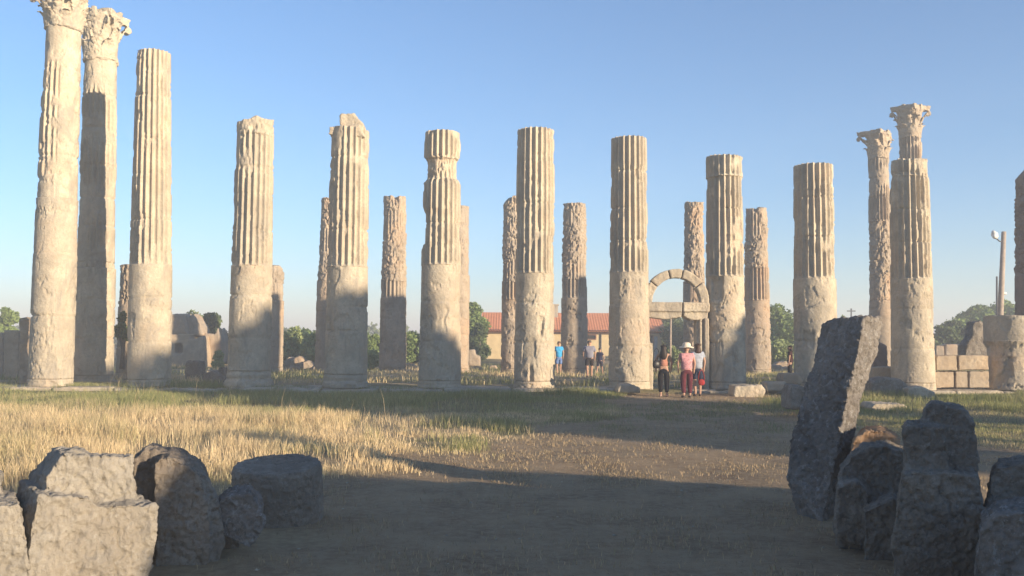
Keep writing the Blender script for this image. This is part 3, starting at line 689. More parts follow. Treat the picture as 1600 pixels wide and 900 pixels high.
# leaning slab: a thick plate turned so its narrow side faces the sun
def obox(c0, ax, ay, az):
    """box from corner c0 with three edge vectors -> prism parts"""
    f = [c0, c0+ax, c0+ax+az, c0+az]; b = [p+ay for p in f]; return (f, b)
sl0 = at(1236, 795, 10.6); slz = Vector((0.62, .25, 2.12))
wide = Vector((.42, -.55, -.06)); nar = Vector((.38, .22, -.02))
def slab_pt(px, py, Y): return at(px, py, Y)
front = [at(1246, 800, 10.2), at(1232, 760, 10.3), at(1231, 690, 10.4), at(1252, 610, 10.55), at(1276, 545, 10.65), at(1286, 508, 10.7),
         at(1300, 500, 10.6), at(1352, 494, 10.15), at(1338, 560, 10.05), at(1315, 640, 9.95), at(1300, 720, 9.85), at(1284, 800, 9.8)]
back = [p+Vector((.34, .36, -.0)) for p in front]
front[0].z = front[-1].z = -.1
rock('leaning_slab', [(front, back)], M['slab'], 'tall thick lichen covered slab leaning to the right beside the path', 'stone slab', None, vox=.016, big=.06, small=.035, scale=2.0, pit=.012, pitscale=20, bite=.08, seed=610)
rock('fallen_stone', [pr([(1328, 720), (1332, 690), (1350, 674), (1376, 672), (1404, 686), (1412, 730), (1330, 740)], 9.6, .55)], M['orange_block'],
     'broken stone with a fresh orange top between the leaning slab and the big carved stone', 'stone block', 'stones in the right foreground', seed=611, **FG)
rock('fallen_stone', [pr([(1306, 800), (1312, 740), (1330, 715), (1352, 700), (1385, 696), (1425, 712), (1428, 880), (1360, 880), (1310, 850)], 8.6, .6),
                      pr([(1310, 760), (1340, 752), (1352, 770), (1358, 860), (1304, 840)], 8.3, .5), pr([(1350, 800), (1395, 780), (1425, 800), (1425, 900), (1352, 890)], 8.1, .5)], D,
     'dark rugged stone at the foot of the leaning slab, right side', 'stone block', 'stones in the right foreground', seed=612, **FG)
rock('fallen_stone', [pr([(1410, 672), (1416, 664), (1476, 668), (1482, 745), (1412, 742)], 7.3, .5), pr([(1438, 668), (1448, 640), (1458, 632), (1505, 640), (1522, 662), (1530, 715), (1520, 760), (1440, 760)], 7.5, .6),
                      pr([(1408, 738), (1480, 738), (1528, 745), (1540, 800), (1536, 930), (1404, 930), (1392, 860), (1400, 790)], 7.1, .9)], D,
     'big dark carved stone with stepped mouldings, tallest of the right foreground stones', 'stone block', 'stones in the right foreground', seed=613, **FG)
rock('fallen_stone', [pr([(1536, 800), (1546, 745), (1556, 730), (1600, 724), (1660, 730), (1660, 800)], 7.4, .7)], D,
     'dark rounded stone at the right picture edge, upper of two', 'stone block', 'stones in the right foreground', seed=614, **FG)
rock('fallen_stone', [pr([(1528, 830), (1552, 805), (1600, 800), (1660, 800), (1660, 940), (1518, 940)], 6.3, .7)], M['slab'],
     'grey stone with a pale flat face in the lower right corner', 'stone block', 'stones in the right foreground', seed=615, **FG)

# ------------------------------------------------------------------ trees and bushes
def leaves_mesh(blobs, n, size, c1, c2, seed, flat=.0, dens=1.0):
    g = np.random.default_rng(seed); w = np.array([b[3]**2 for b in blobs]); w = w/w.sum()
    bi = g.choice(len(blobs), n, p=w); bl = np.array([b[:4] for b in blobs])[bi]
    d = g.normal(size=(n, 3)); d /= np.linalg.norm(d, axis=1)[:, None]
    rr = bl[:, 3]*(.55+.5*g.random(n)**.7)
    lump = fbm(d*2.2+bl[:, :3], 2, seed)*.7+.65
    c = bl[:, :3] + d*(rr*lump)[:, None]*np.array([1, 1, .85])
    a = g.normal(size=(n, 3)); a /= np.linalg.norm(a, axis=1)[:, None]
    b = np.cross(a, g.normal(size=(n, 3))); b /= np.linalg.norm(b, axis=1)[:, None]
    s = size*(.6+.8*g.random(n))[:, None]
    v = np.stack([c-a*s-b*s*.15, c-b*s*.55, c+a*s, c+b*s*.55], 1).reshape(-1, 3)
    q = np.arange(n*4).reshape(n, 4)
    t = np.clip(g.random(n)*.6 + fbm(c*1.3, 2, seed+3)*.9-.25, 0, 1)[:, None]
    col = np.array(c1)*(1-t)+np.array(c2)*t; col = np.concatenate([col, np.ones((n, 1))], 1)
    return mesh_np('crown', v, q, smooth=False, cols=np.repeat(col, 4, 0))

def tree(name, x, y, H, rad, n, size, label, cat, group=None, c1=(.035, .055, .02), c2=(.10, .13, .045), seed=0, trunk=.3, nb=9, z=None, spread=.75, tr=.09):
    g = random.Random(seed); z = float(gz(np.array([x]), np.array([y]))[0])-.05 if z is None else z
    o = empty(name, (x, y, z), label, cat, group); blobs = []
    for i in range(nb):
        t = g.random(); zz = H*(trunk+(1-trunk)*(.15+.65*t)); k = math.sin(math.pi*min(1, .2+.75*t))
        a = g.uniform(0, 2*math.pi); q = rad*spread*math.sqrt(g.random())*max(.35, k)
        br = rad*g.uniform(.38, .72); br = min(br, (H-zz)*.95)
        blobs.append((math.cos(a)*q, math.sin(a)*q, zz, max(br, rad*.2)))
    blobs.append((0, 0, H*.9-rad*.1, rad*.32))
    link('crown' if cat == 'tree' else 'foliage', leaves_mesh(blobs, n, size, c1, c2, seed), M['leaf'], o)
    bm = bmesh.new(); lean = g.uniform(-.06, .06)*H
    add_tube(bm, [(0, 0, -.1), (lean*.3, 0, H*.25), (lean*.7, .03, H*.5), (lean, 0, H*.78)], [tr*H*.5, tr*H*.36, tr*H*.25, tr*H*.08], 9)
    for b in blobs[:6]:
        add_tube(bm, [(lean*.35, 0, H*trunk*.8), (b[0]*.5, b[1]*.5, (H*trunk+b[2])*.5), (b[0], b[1], b[2])], [tr*H*.2, tr*H*.12, tr*H*.04], 6)
    link('trunk' if cat == 'tree' else 'stem', bm_mesh(bm, 'trunk', True), M['bark'], o)
    return o
def tree_px(name, px, ytop, Y, wpx, n, size, label, cat, **kw):
    p = at(px, 560, Y); z = float(gz(np.array([p.x]), np.array([Y]))[0])
    H = z_of(px, ytop, Y)-z; return tree(name, p.x, Y, H, wpx/2/FPX*Y, n, size, label, cat, **kw)
OL = dict(c1=(.21, .26, .09), c2=(.40, .45, .19)); GR = dict(c1=(.14, .20, .06), c2=(.30, .38, .13)); DK = dict(c1=(.07, .10, .04), c2=(.15, .19, .075))
tree_px('tree', 6, 474, 66, 42, 5000, .13, 'dark tree at the far left edge beyond the pillar stub', 'tree', seed=1, **GR)
tree_px('tree', -22, 482, 64, 44, 3000, .13, 'tree cut by the left picture edge', 'tree', seed=2, **GR)
tree_px('tree', 298, 478, 68, 40, 3500, .12, 'pale olive tree rising behind the ruined stone building', 'tree', seed=3, **OL)
tree_px('tree', 324, 484, 63, 44, 5000, .12, 'dark spiky tree right of the ruined stone building', 'tree', seed=4, **DK)
tree_px('tree', 350, 512, 62, 26, 2500, .11, 'small dark tree left of the swollen foot column', 'tree', seed=5, trunk=.1, **DK)
tree_px('bush', 343, 545, 54, 22, 1500, .09, 'low bright green bush left of the swollen foot column', 'bush', seed=6, trunk=.02, **OL)
for i, (x, yt, w, Y, lab) in enumerate([(462, 508, 64, 62, 'wide pale green bush left of the chunk topped column'), (436, 520, 40, 66, 'pale bush tucked behind the broken far column'),
    (492, 516, 40, 60, 'darker bush end touching the chunk topped column'), (586, 518, 30, 63, 'green bush just left of the two lump far column'), (582, 545, 26, 56, 'low scrub at the foot of the two lump far column'),
    (644, 514, 40, 62, 'pale bush between the two lump column and the crumbled neck column')]):
    tree_px('bush', x, yt, Y, w, 4500, .11, lab, 'bush', seed=20+i, trunk=.03, nb=12, spread=.9, group='bushes beyond the far row', **(OL if i % 2 == 0 else GR))
tree_px('tree', 738, 466, 72, 46, 7000, .14, 'tall narrow tree at the left end of the house', 'tree', seed=30, trunk=.08, nb=14, **GR)
tree_px('tree', 748, 500, 70, 36, 3500, .13, 'lower dark tree against the left end of the house', 'tree', seed=31, trunk=.05, **DK)
for i, (x, yt, w, Y, cc, lab) in enumerate([(1040, 474, 66, 82, DK, 'dark tree framed by the stone doorway, right of the house'), (1062, 500, 60, 76, DK, 'broad dark bush seen through the doorway'),
    (1050, 540, 34, 60, OL, 'low light green bush behind the women in the doorway'), (1215, 470, 70, 70, GR, 'bright green tree right of the ruddy far column'), (1235, 492, 60, 66, GR, 'bushy tree left of the column behind the slab'),
    (1222, 530, 60, 62, OL, 'pale scrub below the bright green tree'), (1318, 488, 26, 90, GR, 'small far tree right of the column behind the slab')]):
    tree_px('tree' if yt < 520 else 'bush', x, yt, Y, w, 5500, .13, lab, 'tree' if yt < 520 else 'bush', seed=40+i, trunk=.06, nb=13, spread=.9, **cc)
for i, (x, yt, w, Y, cc, lab) in enumerate([(1488, 500, 60, 74, DK, 'dark clipped hedge tree right of the ledge topped column'), (1520, 505, 60, 72, DK, 'dark hedge tree in front of the round topped trees'),
    (1530, 470, 56, 84, GR, 'round green tree left of the lamp pole'), (1572, 462, 56, 86, GR, 'round green tree behind the lamp pole'), (1552, 500, 60, 76, DK, 'dark tree low behind the broad stump'), (1610, 470, 60, 84, GR, 'round tree at the right picture edge')]):
    tree_px('tree', x, yt, Y, w, 7000, .14, lab, 'tree', seed=50+i, trunk=.05, nb=14, spread=.95, group='trees beyond the field wall', **cc)
for i, (x, yt, w, Y, cc, lab) in enumerate([(1470, 505, 50, 70, DK, 'dark hedge tree touching the ledge topped column'), (1500, 494, 56, 78, GR, 'green tree rising over the dark clipped hedge'), (1545, 478, 60, 80, GR, 'tall green tree filling the gap left of the lamp pole'),
    (560, 515, 44, 70, GR, 'green bush hidden mostly behind the chunk topped column'), (625, 512, 36, 72, OL, 'pale bush behind the two lump far column'), (475, 512, 54, 74, GR, 'second green bush behind the wide pale one'),
    (1205, 486, 50, 78, GR, 'green tree half hidden by the ruddy far column'), (1245, 500, 50, 74, OL, 'pale green tree hidden behind the slab neighbour column')]):
    tree_px('tree' if yt < 511 else 'bush', x, yt, Y, w, 6500, .14, lab, 'tree' if yt < 511 else 'bush', seed=80+i, trunk=.05, nb=14, spread=.95, **cc)
# far wood closing the horizon
def far_wood():
    g = np.random.default_rng(5); blobs = []
    for i in range(150):
        x = -150+300*i/149+g.uniform(-1, 1); blobs.append((x, 150+g.uniform(-8, 8), 1.4+g.uniform(0, 1.4), g.uniform(1.8, 3.2)))
    o = link('far_wood', leaves_mesh(blobs, 60000, .38, (.12, .15, .07), (.24, .28, .13), 9), M['leaf']); tag(o, 'low far line of scrub along the horizon', 'wood', kind='stuff')
far_wood()
# plant growing on the stump
p = at(188, 560, 37.6)
tree('climbing_plant', p.x+.12, 37.5, 2.4, .36, 1500, .07, 'leafy green plant climbing the dark stump behind the third column', 'plant', c1=(.06, .10, .02), c2=(.17, .24, .06), seed=61, trunk=.3, nb=7, z=.35+.5)

# ------------------------------------------------------------------ house
def house():
    Y = 76.0; k = Y/FPX
    a = at(756, 562, Y); b = at(1034, 562, Y); z0 = .6; ze = z_of(900, 517, Y); zr = z_of(900, 490, Y+3); L = b.x-a.x
    o = empty('yellow_house', ((a.x+b.x)/2, Y, z0), 'low yellow house with a red tiled roof beyond the far columns', 'house')
    hl = L/2; e = ze-z0; D_ = 6.0
    plaster = plain('yellow_plaster', (.55, .43, .25), .9, .12, 2, .2)
    rt_ = bpy.data.materials.new('red_tiles'); rt_.use_nodes = True; nt = rt_.node_tree; bs = nt.nodes['Principled BSDF']; tc = N(nt, 'ShaderNodeTexCoord')
    nt.links.new(mix(nt, ramp(nt, noise(nt, tc.outputs['Object'], 5, 5, .7), .35, .65), (.48, .17, .075), (.66, .27, .13)), bs.inputs['Base Color']); bs.inputs['Roughness'].default_value = .85
    bm = bmesh.new(); add_box(bm, (0, D_/2, e/2-.2), (L, D_, e+.4))
    for sx in (-1, 1):
        add_prism(bm, [Vector((sx*(hl-.0), 0, e)), Vector((sx*hl, D_, e)), Vector((sx*hl, D_/2, zr-z0-.08))], [Vector((sx*(hl-.25), 0, e)), Vector((sx*(hl-.25), D_, e)), Vector((sx*(hl-.25), D_/2, zr-z0-.08))])
    bmesh.ops.recalc_face_normals(bm, faces=bm.faces); link('wall', bm_mesh(bm, 'wall'), plaster, o)
    # corrugated tile roof
    n = int((L+.6)/.05); xs = np.linspace(-hl-.3, hl+.3, n); w = np.abs(np.sin(xs*math.pi/.22))*.045
    ys = np.linspace(0, 1, 14); v = []
    for s in (0, 1):
        for t in ys:
            yy = -.35+(D_/2+.35)*t if s == 0 else D_+.35-(D_/2+.35)*t
            zz = e-.06+(zr-z0-e+.06)*t + .03*((t*13) % 1 < .5)
            v.append(np.stack([xs, 0*xs+yy, zz+w], -1))
    for s in (0, 1):
        for t in ys:
            yy = -.35+(D_/2+.35)*t if s == 0 else D_+.35-(D_/2+.35)*t
            v.append(np.stack([xs, 0*xs+yy, 0*xs+e-.16+(zr-z0-e+.06)*t], -1))
    v = np.concatenate(v); idx = np.arange(len(v)).reshape(4, 14, n); q = []
    for s in range(4): q.append(np.stack([idx[s, :-1, :-1], idx[s, :-1, 1:], idx[s, 1:, 1:], idx[s, 1:, :-1]], -1).reshape(-1, 4))
    q.append(np.stack([idx[0, 0, :-1], idx[0, 0, 1:], idx[2, 0, 1:], idx[2, 0, :-1]], -1))
    q.append(np.stack([idx[0, :-1, 0], idx[0, 1:, 0], idx[2, 1:, 0], idx[2, :-1, 0]], -1)); q.append(np.stack([idx[0, :-1, -1], idx[0, 1:, -1], idx[2, 1:, -1], idx[2, :-1, -1]], -1))
    rf = link('roof', mesh_np('roof', v, np.concatenate(q)), rt_, o)
    X = lambda px: at(px, 540, Y).x-o.location.x
    Zp = lambda y: z_of(900, y, Y)-z0
    bm = bmesh.new(); add_box(bm, (X(868), D_/2-.6, zr-z0+.1), (.6, .6, 1.1)); add_box(bm, (X(868), D_/2-.6, zr-z0+.7), (.75, .75, .12)); link('chimney', bm_mesh(bm, 'chimney'), M['marble'], rf)
    dark = plain('dark_window', (.03, .025, .02), .3); wood = plain('brown_wood', (.22, .11, .07), .7, .25); blue = plain('pale_blue_paint', (.30, .33, .36), .6)
    for (x0, x1, y0, y1, mt, nm) in ((917, 931, 523, 530, wood, 'window'), (1013, 1020, 524, 538, wood, 'window'), (765, 771, 528, 538, wood, 'window') if False else (1013, 1020, 524, 538, wood, 'skip')):
        if nm == 'skip': continue
        w_ = X(x1)-X(x0); h_ = Zp(y0)-Zp(y1); cx = (X(x0)+X(x1))/2; cz = (Zp(y0)+Zp(y1))/2
        bm = bmesh.new()
        for dx in (-1, 1): add_box(bm, (cx+dx*w_/2, -.03, cz), (.07, .12, h_+.07))
        for dz in (-1, 1): add_box(bm, (cx, -.03, cz+dz*h_/2), (w_-.07, .12, .07))
        wf = link('window', bm_mesh(bm, 'window'), wood, o)
        bm = bmesh.new(); add_box(bm, (cx, -.01, cz), (w_-.07, .04, h_-.07)); link('pane', bm_mesh(bm, 'pane'), dark, wf)
    bm = bmesh.new(); add_box(bm, (X(1024.5), -.04, Zp(542)), (.26, .08, 1.8)); link('door', bm_mesh(bm, 'door'), blue, o)
    bm = bmesh.new(); add_tube(bm, [(X(939), -.08, -.2), (X(939), -.08, e-.1)], [.05, .05], 8); link('drainpipe', bm_mesh(bm, 'pipe'), dark, o)
    bm = bmesh.new(); add_box(bm, (0, -.28, e-.14), (L+.5, .14, .1)); link('gutter', bm_mesh(bm, 'gutter'), wood, o)
house()

# ------------------------------------------------------------------ poles
grey_wood = plain('grey_wood', (.33, .27, .22), .9, .2, 6, .3); white = plain('pale_enamel', (.6, .6, .58), .4, .05); glass = plain('lamp_glass', (.75, .75, .72), .2, .02); metal = plain('dark_metal', (.08, .08, .08), .5)
YP = 48.0
b0 = at(1558, 560, YP); t0 = at(1568.5, 362, YP); b0.z = .3
lp = empty('street_lamp', tuple(b0), 'leaning wooden lamp pole with a white lamp head, rising behind the broad stump', 'street lamp')
v = t0-b0
bm = bmesh.new(); add_tube(bm, [(0, 0, -.3), tuple(v*.5), tuple(v)], [.17, .145, .115], 12); link('pole', bm_mesh(bm, 'pole', True), grey_wood, lp)
bm = bmesh.new(); q = at(1556, 372, YP-.25)-b0; add_tube(bm, [tuple(at(1567, 378, YP)-b0), tuple(at(1562, 377, YP-.1)-b0), tuple(q)], [.035, .035, .035], 8); link('lamp_arm', bm_mesh(bm, 'arm', True), metal, lp)
bm = bmesh.new(); hd = at(1556, 371, YP-.3)-b0; hd2 = at(1551.5, 361, YP-.45)-b0
add_tube(bm, [tuple(hd+(hd-hd2)*.2), tuple(hd), tuple((hd+hd2)/2), tuple(hd2)], [.05, .13, .17, .07], 12); lh = link('lamp_head', bm_mesh(bm, 'head', True), white, lp)
bm = bmesh.new(); bmesh.ops.create_uvsphere(bm, u_segments=12, v_segments=8, radius=.12, matrix=Matrix.Translation((hd+hd2)/2+Vector((-.03, -.05, -.1)))); link('lamp_glass', bm_mesh(bm, 'glass', True), glass, lh)
YQ = 62; a = at(1557, 556, YQ); a.z = .4
sp_ = empty('utility_pole', tuple(a), 'thin dark far pole with a small lamp, just left of the leaning lamp pole', 'pole')
bm = bmesh.new(); add_tube(bm, [(0, 0, -.2), tuple(at(1557.5, 432, YQ)-a)], [.09, .06], 8); link('pole', bm_mesh(bm, 'p', True), metal, sp_)
bm = bmesh.new(); add_tube(bm, [tuple(at(1558, 459, YQ)-a), tuple(at(1564, 457, YQ)-a), tuple(at(1572, 459, YQ)-a)], [.03, .06, .1], 8); link('lamp_head', bm_mesh(bm, 'p', True), white, sp_)
YQ = 100; a = at(1330, 556, YQ); a.z = .7
sp_ = empty('utility_pole', tuple(a), 'tiny far pole with a crossbar between the slab top and a column', 'pole')
bm = bmesh.new(); add_tube(bm, [(0, 0, -.2), tuple(at(1330, 482, YQ)-a)], [.1, .08], 8); link('pole', bm_mesh(bm, 'p', True), metal, sp_)
bm = bmesh.new(); c_ = at(1330, 486, YQ)-a; add_box(bm, c_, (.9, .12, .12)); link('crossbar', bm_mesh(bm, 'p'), metal, sp_)
a = at(1047, 600, 52); a.z = .35
sp_ = empty('wooden_post', tuple(a), 'thin pale post standing behind the doorway beside the woman in black', 'post')
bm = bmesh.new(); add_tube(bm, [(0, 0, -.2), tuple(at(1048, 495, 52)-a)], [.07, .06], 8); link('post', bm_mesh(bm, 'p', True), grey_wood, sp_)

# ------------------------------------------------------------------ people
def skin_mesh(verts, edges, radii, root=0, sub=1):
    me = bpy.data.meshes.new('sk'); me.from_pydata(verts, edges, [])
    def f(o):
        m = o.modifiers.new('s', 'SKIN'); m.use_smooth_shade = True
        for i, r in enumerate(radii):
            sv = o.data.skin_vertices[0].data[i]; sv.radius = r if isinstance(r, tuple) else (r, r); sv.use_root = (i == root)
        s = o.modifiers.new('u', 'SUBSURF'); s.levels = sub; s.render_levels = sub
    return mesh_eval(me, [f])

def person(px, Y, h, rot, label, z, shirt, legs, skin=(.42, .25, .17), hair=(.03, .02, .015), hair_len=.0, hat=None, stride=.0, shorts=False, skirt=None,
           arms=((.02, -.02), (.02, -.02)), sleeve=.55, shoe=(.05, .04, .04), slim=1.0, shirt_mat=None, elbow_out=.05, bare_top=False):
    p = at(px, 600, Y); o = empty('person', (p.x, Y, z), label, 'person'); o.rotation_euler.z = rot; k = h/1.7
    o.scale = (k*slim, k, k)
    V = []; E = []; Rr = []
    def add(v, r, par=None):
        V.append(v); Rr.append(r)
        if par is not None: E.append((par, len(V)-1))
        return len(V)-1
    pel = add((0, 0, .93), (.155, .115)); wst = add((0, 0, 1.08), (.125, .095), pel); ch = add((0, 0, 1.27), (.15, .11), wst); nb = add((0, 0, 1.42), (.075, .065), ch)
    nk = add((0, .01, 1.49), .052, nb); hd = add((0, .02, 1.58), (.075, .088), nk); ht = add((0, .015, 1.66), (.06, .07), hd)
    J = {}
    for s, (sw, el) in zip((-1, 1), arms):
        sh = add((s*.17, 0, 1.39), .06, ch); eb = add((s*(.20+elbow_out), sw, 1.12), .042, sh); wr = add((s*(.20+elbow_out*.6), sw+.05+el, .90), .028, eb)
        pa = add((s*(.20+elbow_out*.55), sw+.07+el, .835), .030, wr); J['sh', s], J['eb', s], J['wr', s], J['pa', s] = [V[i] for i in (sh, eb, wr, pa)]
        for q in range(4):
            x, y, z_ = V[pa]; f1 = add((x, y+(q-1.5)*.017, z_-.045), .0085, pa); add((x-s*.006, y+(q-1.5)*.018+.004, z_-.08+abs(q-1.3)*.008), .007, f1)
        x, y, z_ = V[pa]; f1 = add((x-s*.01, y+.036, z_+.01), .01, pa); add((x-s*.012, y+.048, z_-.03), .008, f1)
        st = stride*s; hp = add((s*.095, 0, .86), .092, pel); kn = add((s*.10, st*.5+.02, .48), .058, hp); an = add((s*.10, st-(.05 if st < 0 else 0), .09+max(0, -st)*.18), .040, kn)
        ft = add((s*.11, st+.12, .035), .034, an); J['hp', s], J['kn', s], J['an', s], J['ft', s] = [V[i] for i in (hp, kn, an, ft)]
    sk = skin_mesh(V, E, Rr); bm = bmesh.new(); bm.from_mesh(sk)
    bmesh.ops.create_uvsphere(bm, u_segments=20, v_segments=14, radius=1, matrix=Matrix.Translation((0, .015, 1.60)) @ Matrix.Diagonal((.078, .096, .115, 1)))
    bmesh.ops.create_uvsphere(bm, u_segments=16, v_segments=10, radius=1, matrix=Matrix.Translation((0, .05, 1.53)) @ Matrix.Diagonal((.055, .06, .055, 1)))
    bmesh.ops.create_uvsphere(bm, u_segments=10, v_segments=8, radius=1, matrix=Matrix.Translation((0, .115, 1.585)) @ Matrix.Diagonal((.016, .022, .028, 1)))
    for s in (-1, 1):
        bmesh.ops.create_uvsphere(bm, u_segments=10, v_segments=8, radius=1, matrix=Matrix.Translation((s*.08, .01, 1.59)) @ Matrix.Diagonal((.014, .02, .034, 1)))
        bmesh.ops.create_uvsphere(bm, u_segments=8, v_segments=6, radius=1, matrix=Matrix.Translation((s*.032, .103, 1.615)) @ Matrix.Diagonal((.018, .012, .009, 1)))
    add_box(bm, (0, .10, 1.545), (.05, .02, .014))
    link('body', voxel(bm_mesh(bm, 'body', True), .0095), plain('skin', skin, .6, .05), o)
    def garment(name, pts, edges, rad, mat):
        link(name, skin_mesh(pts, edges, rad), mat, o)
    lm = lambda a, b, t: tuple(a[i]+(b[i]-a[i])*t for i in range(3))
    sm = shirt_mat or plain('cloth_top', shirt, .9, .28, 9, .8)
    pts = [(0, 0, .86), (0, 0, .97), (0, 0, 1.08), (0, 0, 1.27), (0, -.003, 1.42)]; ed = [(0, 1), (1, 2), (2, 3), (3, 4)]; rd_ = [(.16, .13), (.19, .15), (.17, .138), (.19, .148), (.10, .095)]
    if bare_top: pts = pts[1:4]; ed = ed[:2]; rd_ = [(.18, .14), (.165, .135), (.17, .135)]
    if not bare_top:
        for s in (-1, 1):
            n0 = len(pts); pts += [J['sh', s], lm(J['sh', s], J['eb', s], sleeve)]; ed += [(3, n0), (n0, n0+1)]; rd_ += [.085, .07]
    garment('shirt', pts, ed, rd_, sm)
    tm = plain('cloth_legs', legs, .9, .25, 9, .8)
    pts = [(0, 0, 1.02), (0, 0, .93)]; ed = [(0, 1)]; rd_ = [(.16, .125), (.185, .15)]
    for s in (-1, 1):
        n0 = len(pts); end = J['kn', s] if shorts else J['an', s]
        pts += [J['hp', s], lm(J['hp', s], J['kn', s], .9)] + ([] if shorts else [lm(J['kn', s], J['an', s], .9)]); ed += [(1, n0), (n0, n0+1)] + ([] if shorts else [(n0+1, n0+2)])
        rd_ += [.122, .092] + ([] if shorts else [.068])
    garment('shorts' if shorts else 'trousers', pts, ed, rd_, tm)
    for s in (-1, 1):
        a_, f_ = J['an', s], J['ft', s]
        garment('shoe', [(a_[0], a_[1]-.02, a_[2]-.03), (f_[0], f_[1]-.02, f_[2]), (f_[0], f_[1]+.04, f_[2]-.003)], [(0, 1), (1, 2)], [.045, .042, .034], plain('shoe', shoe, .6))
    hm = plain('hair', hair, .55, .2, 30)
    hp_ = [(0, -.025, 1.585), (0, -.02, 1.65), (0, -.01, 1.72)]; he = [(0, 1), (1, 2)]; hr = [(.09, .085), (.105, .11), (.07, .08)]
    if hair_len:
        hp_ += [(0, -.06, 1.50), (0, -.085, 1.50-hair_len*.5), (0, -.09, 1.50-hair_len)]; he += [(0, 3), (3, 4), (4, 5)]; hr += [(.12, .07), (.13, .06), (.09, .04)]
    garment('hair', hp_, he, hr, hm)
    if hat:
        bm = bmesh.new(); n = 28; prev = None; rings = []
        for zz, rr in ((1.62, .21), (1.64, .205), (1.67, .125), (1.72, .122), (1.77, .105), (1.795, .05)):
            rings.append([bm.verts.new((math.cos(i*2*math.pi/n)*rr, .01+math.sin(i*2*math.pi/n)*rr*1.1, zz+.012*math.sin(i*2*math.pi/n*3)*(rr > .18))) for i in range(n)])
        for a_, b_ in zip(rings, rings[1:]):
            for i in range(n): bm.faces.new((a_[i], a_[(i+1) % n], b_[(i+1) % n], b_[i]))
        bm.faces.new(rings[-1]); link('sun_hat', bm_mesh(bm, 'hat', True), plain('straw', hat, .9, .1, 30), o)
    return o

def gzp(px, Y): x = at(px, 600, Y).x; return float(gz(np.array([x]), np.array([Y]))[0])
YW = 29.6
person(1037, YW, 1.66, R(-8), 'woman in black with long dark hair and a bare back, standing at the doorway', gzp(1037, YW), (.42, .19, .13), (.012, .011, .013), hair_len=.30, stride=.04, arms=((.12, .12), (.06, .05)), bare_top=True, shoe=(.5, .33, .27), elbow_out=.07)
pers = bpy.context.scene.objects
person(1073, YW-.25, 1.66, R(4), 'woman in a cream sun hat, pink patterned top and dark red trousers at the doorway', gzp(1073, YW), (.48, .21, .22), (.10, .022, .028), hat=(.72, .60, .46), stride=.02, sleeve=.5, slim=1.12, hair=(.12, .06, .03),
       shirt_mat=plain('pink_print', (.50, .24, .25), .9, .45, 22))
person(1090, YW+.35, 1.70, R(6), 'person in pale grey top and navy shorts, half hidden behind the sun hat woman', gzp(1090, YW), (.33, .35, .40), (.02, .025, .05), stride=.05, shorts=True, hair_len=.12, hair=(.05, .025, .015))
m, nt, b = mat_new('plaid_cloth'); tc = N(nt, 'ShaderNodeTexCoord').outputs['Object']
cc = (.30, .29, .33)
w1 = N(nt, 'ShaderNodeTexWave', bands_direction='X'); w1.inputs['Scale'].default_value = 6; nt.links.new(tc, w1.inputs[0])
w2 = N(nt, 'ShaderNodeTexWave', bands_direction='Z'); w2.inputs['Scale'].default_value = 6; nt.links.new(tc, w2.inputs[0])
c = mix(nt, ramp(nt, w1.outputs['Fac'], .6, .8), cc, (.12, .13, .19)); c = mix(nt, ramp(nt, w2.outputs['Fac'], .6, .8, (0, 0, 0, 1), (.7, .7, .7, 1)), c, (.13, .12, .17)); nt.links.new(c, b.inputs[0]); b.inputs['Roughness'].default_value = .9
person(921, 43.0, 1.72, R(4), 'man in a grey plaid shirt and dark shorts walking away between the columns', gzp(921, 43), (.3, .3, .35), (.03, .025, .025), shorts=True, stride=.12, slim=1.12, sleeve=.8, shirt_mat=m, hair=(.10, .08, .07))
person(937, 47.0, 1.35, R(-35), 'child in a dark blue top leaning forward beside the plaid shirt man', gzp(937, 47), (.03, .03, .07), (.025, .025, .045), shorts=True, stride=.22, hair=(.05, .03, .02), elbow_out=.1)
person(873, 47.8, 1.72, R(10), 'person in a bright blue shirt and blue shorts beside the deeply eroded far column', gzp(873, 47.8), (.05, .33, .62), (.12, .19, .38), shorts=True, stride=.05, hair=(.12, .07, .04))
person(1235, 40.0, 1.6, R(70), 'dark clad person half hidden left of the column behind the leaning slab', gzp(1235, 40), (.05, .02, .02), (.02, .02, .02), stride=.06, hair_len=.1)
# bags
def bag(label, loc, s, mat, rot=0):
    o = empty('shoulder_bag', loc, label, 'bag'); o.rotation_euler.z = rot
    bm = bmesh.new(); add_box(bm, (0, 0, s*.5), (s*1.15, s*.45, s*.95), taper=.78); me = mesh_eval(bm_mesh(bm, 'bag'), [lambda q: setattr(q.modifiers.new('b', 'SUBSURF'), 'levels', 2)])
    me.polygons.foreach_set('use_smooth', np.full(len(me.polygons), True)); link('pouch', me, mat, o)
    bm = bmesh.new(); pts = [(math.cos(a)*s*.38, 0, s*.75+math.sin(a)*s*1.25) for a in np.linspace(0, math.pi, 9)]; add_tube(bm, pts, [.012]*9, 6); link('strap', bm_mesh(bm, 'strap', True), mat, o)
p = at(1026, 600, YW-.1); zz = gzp(1026, YW)
bag('black shoulder bag at the left side of the woman in black', (p.x, YW-.1, zz+.86), .34, plain('black_leather', (.015, .013, .013), .4), R(20))
p = at(1096, 600, YW+.15)
bag('red bag hanging low beside the half hidden person in the doorway', (p.x, YW+.15, zz+.33), .26, plain('red_cloth', (.30, .025, .025), .8), 0)

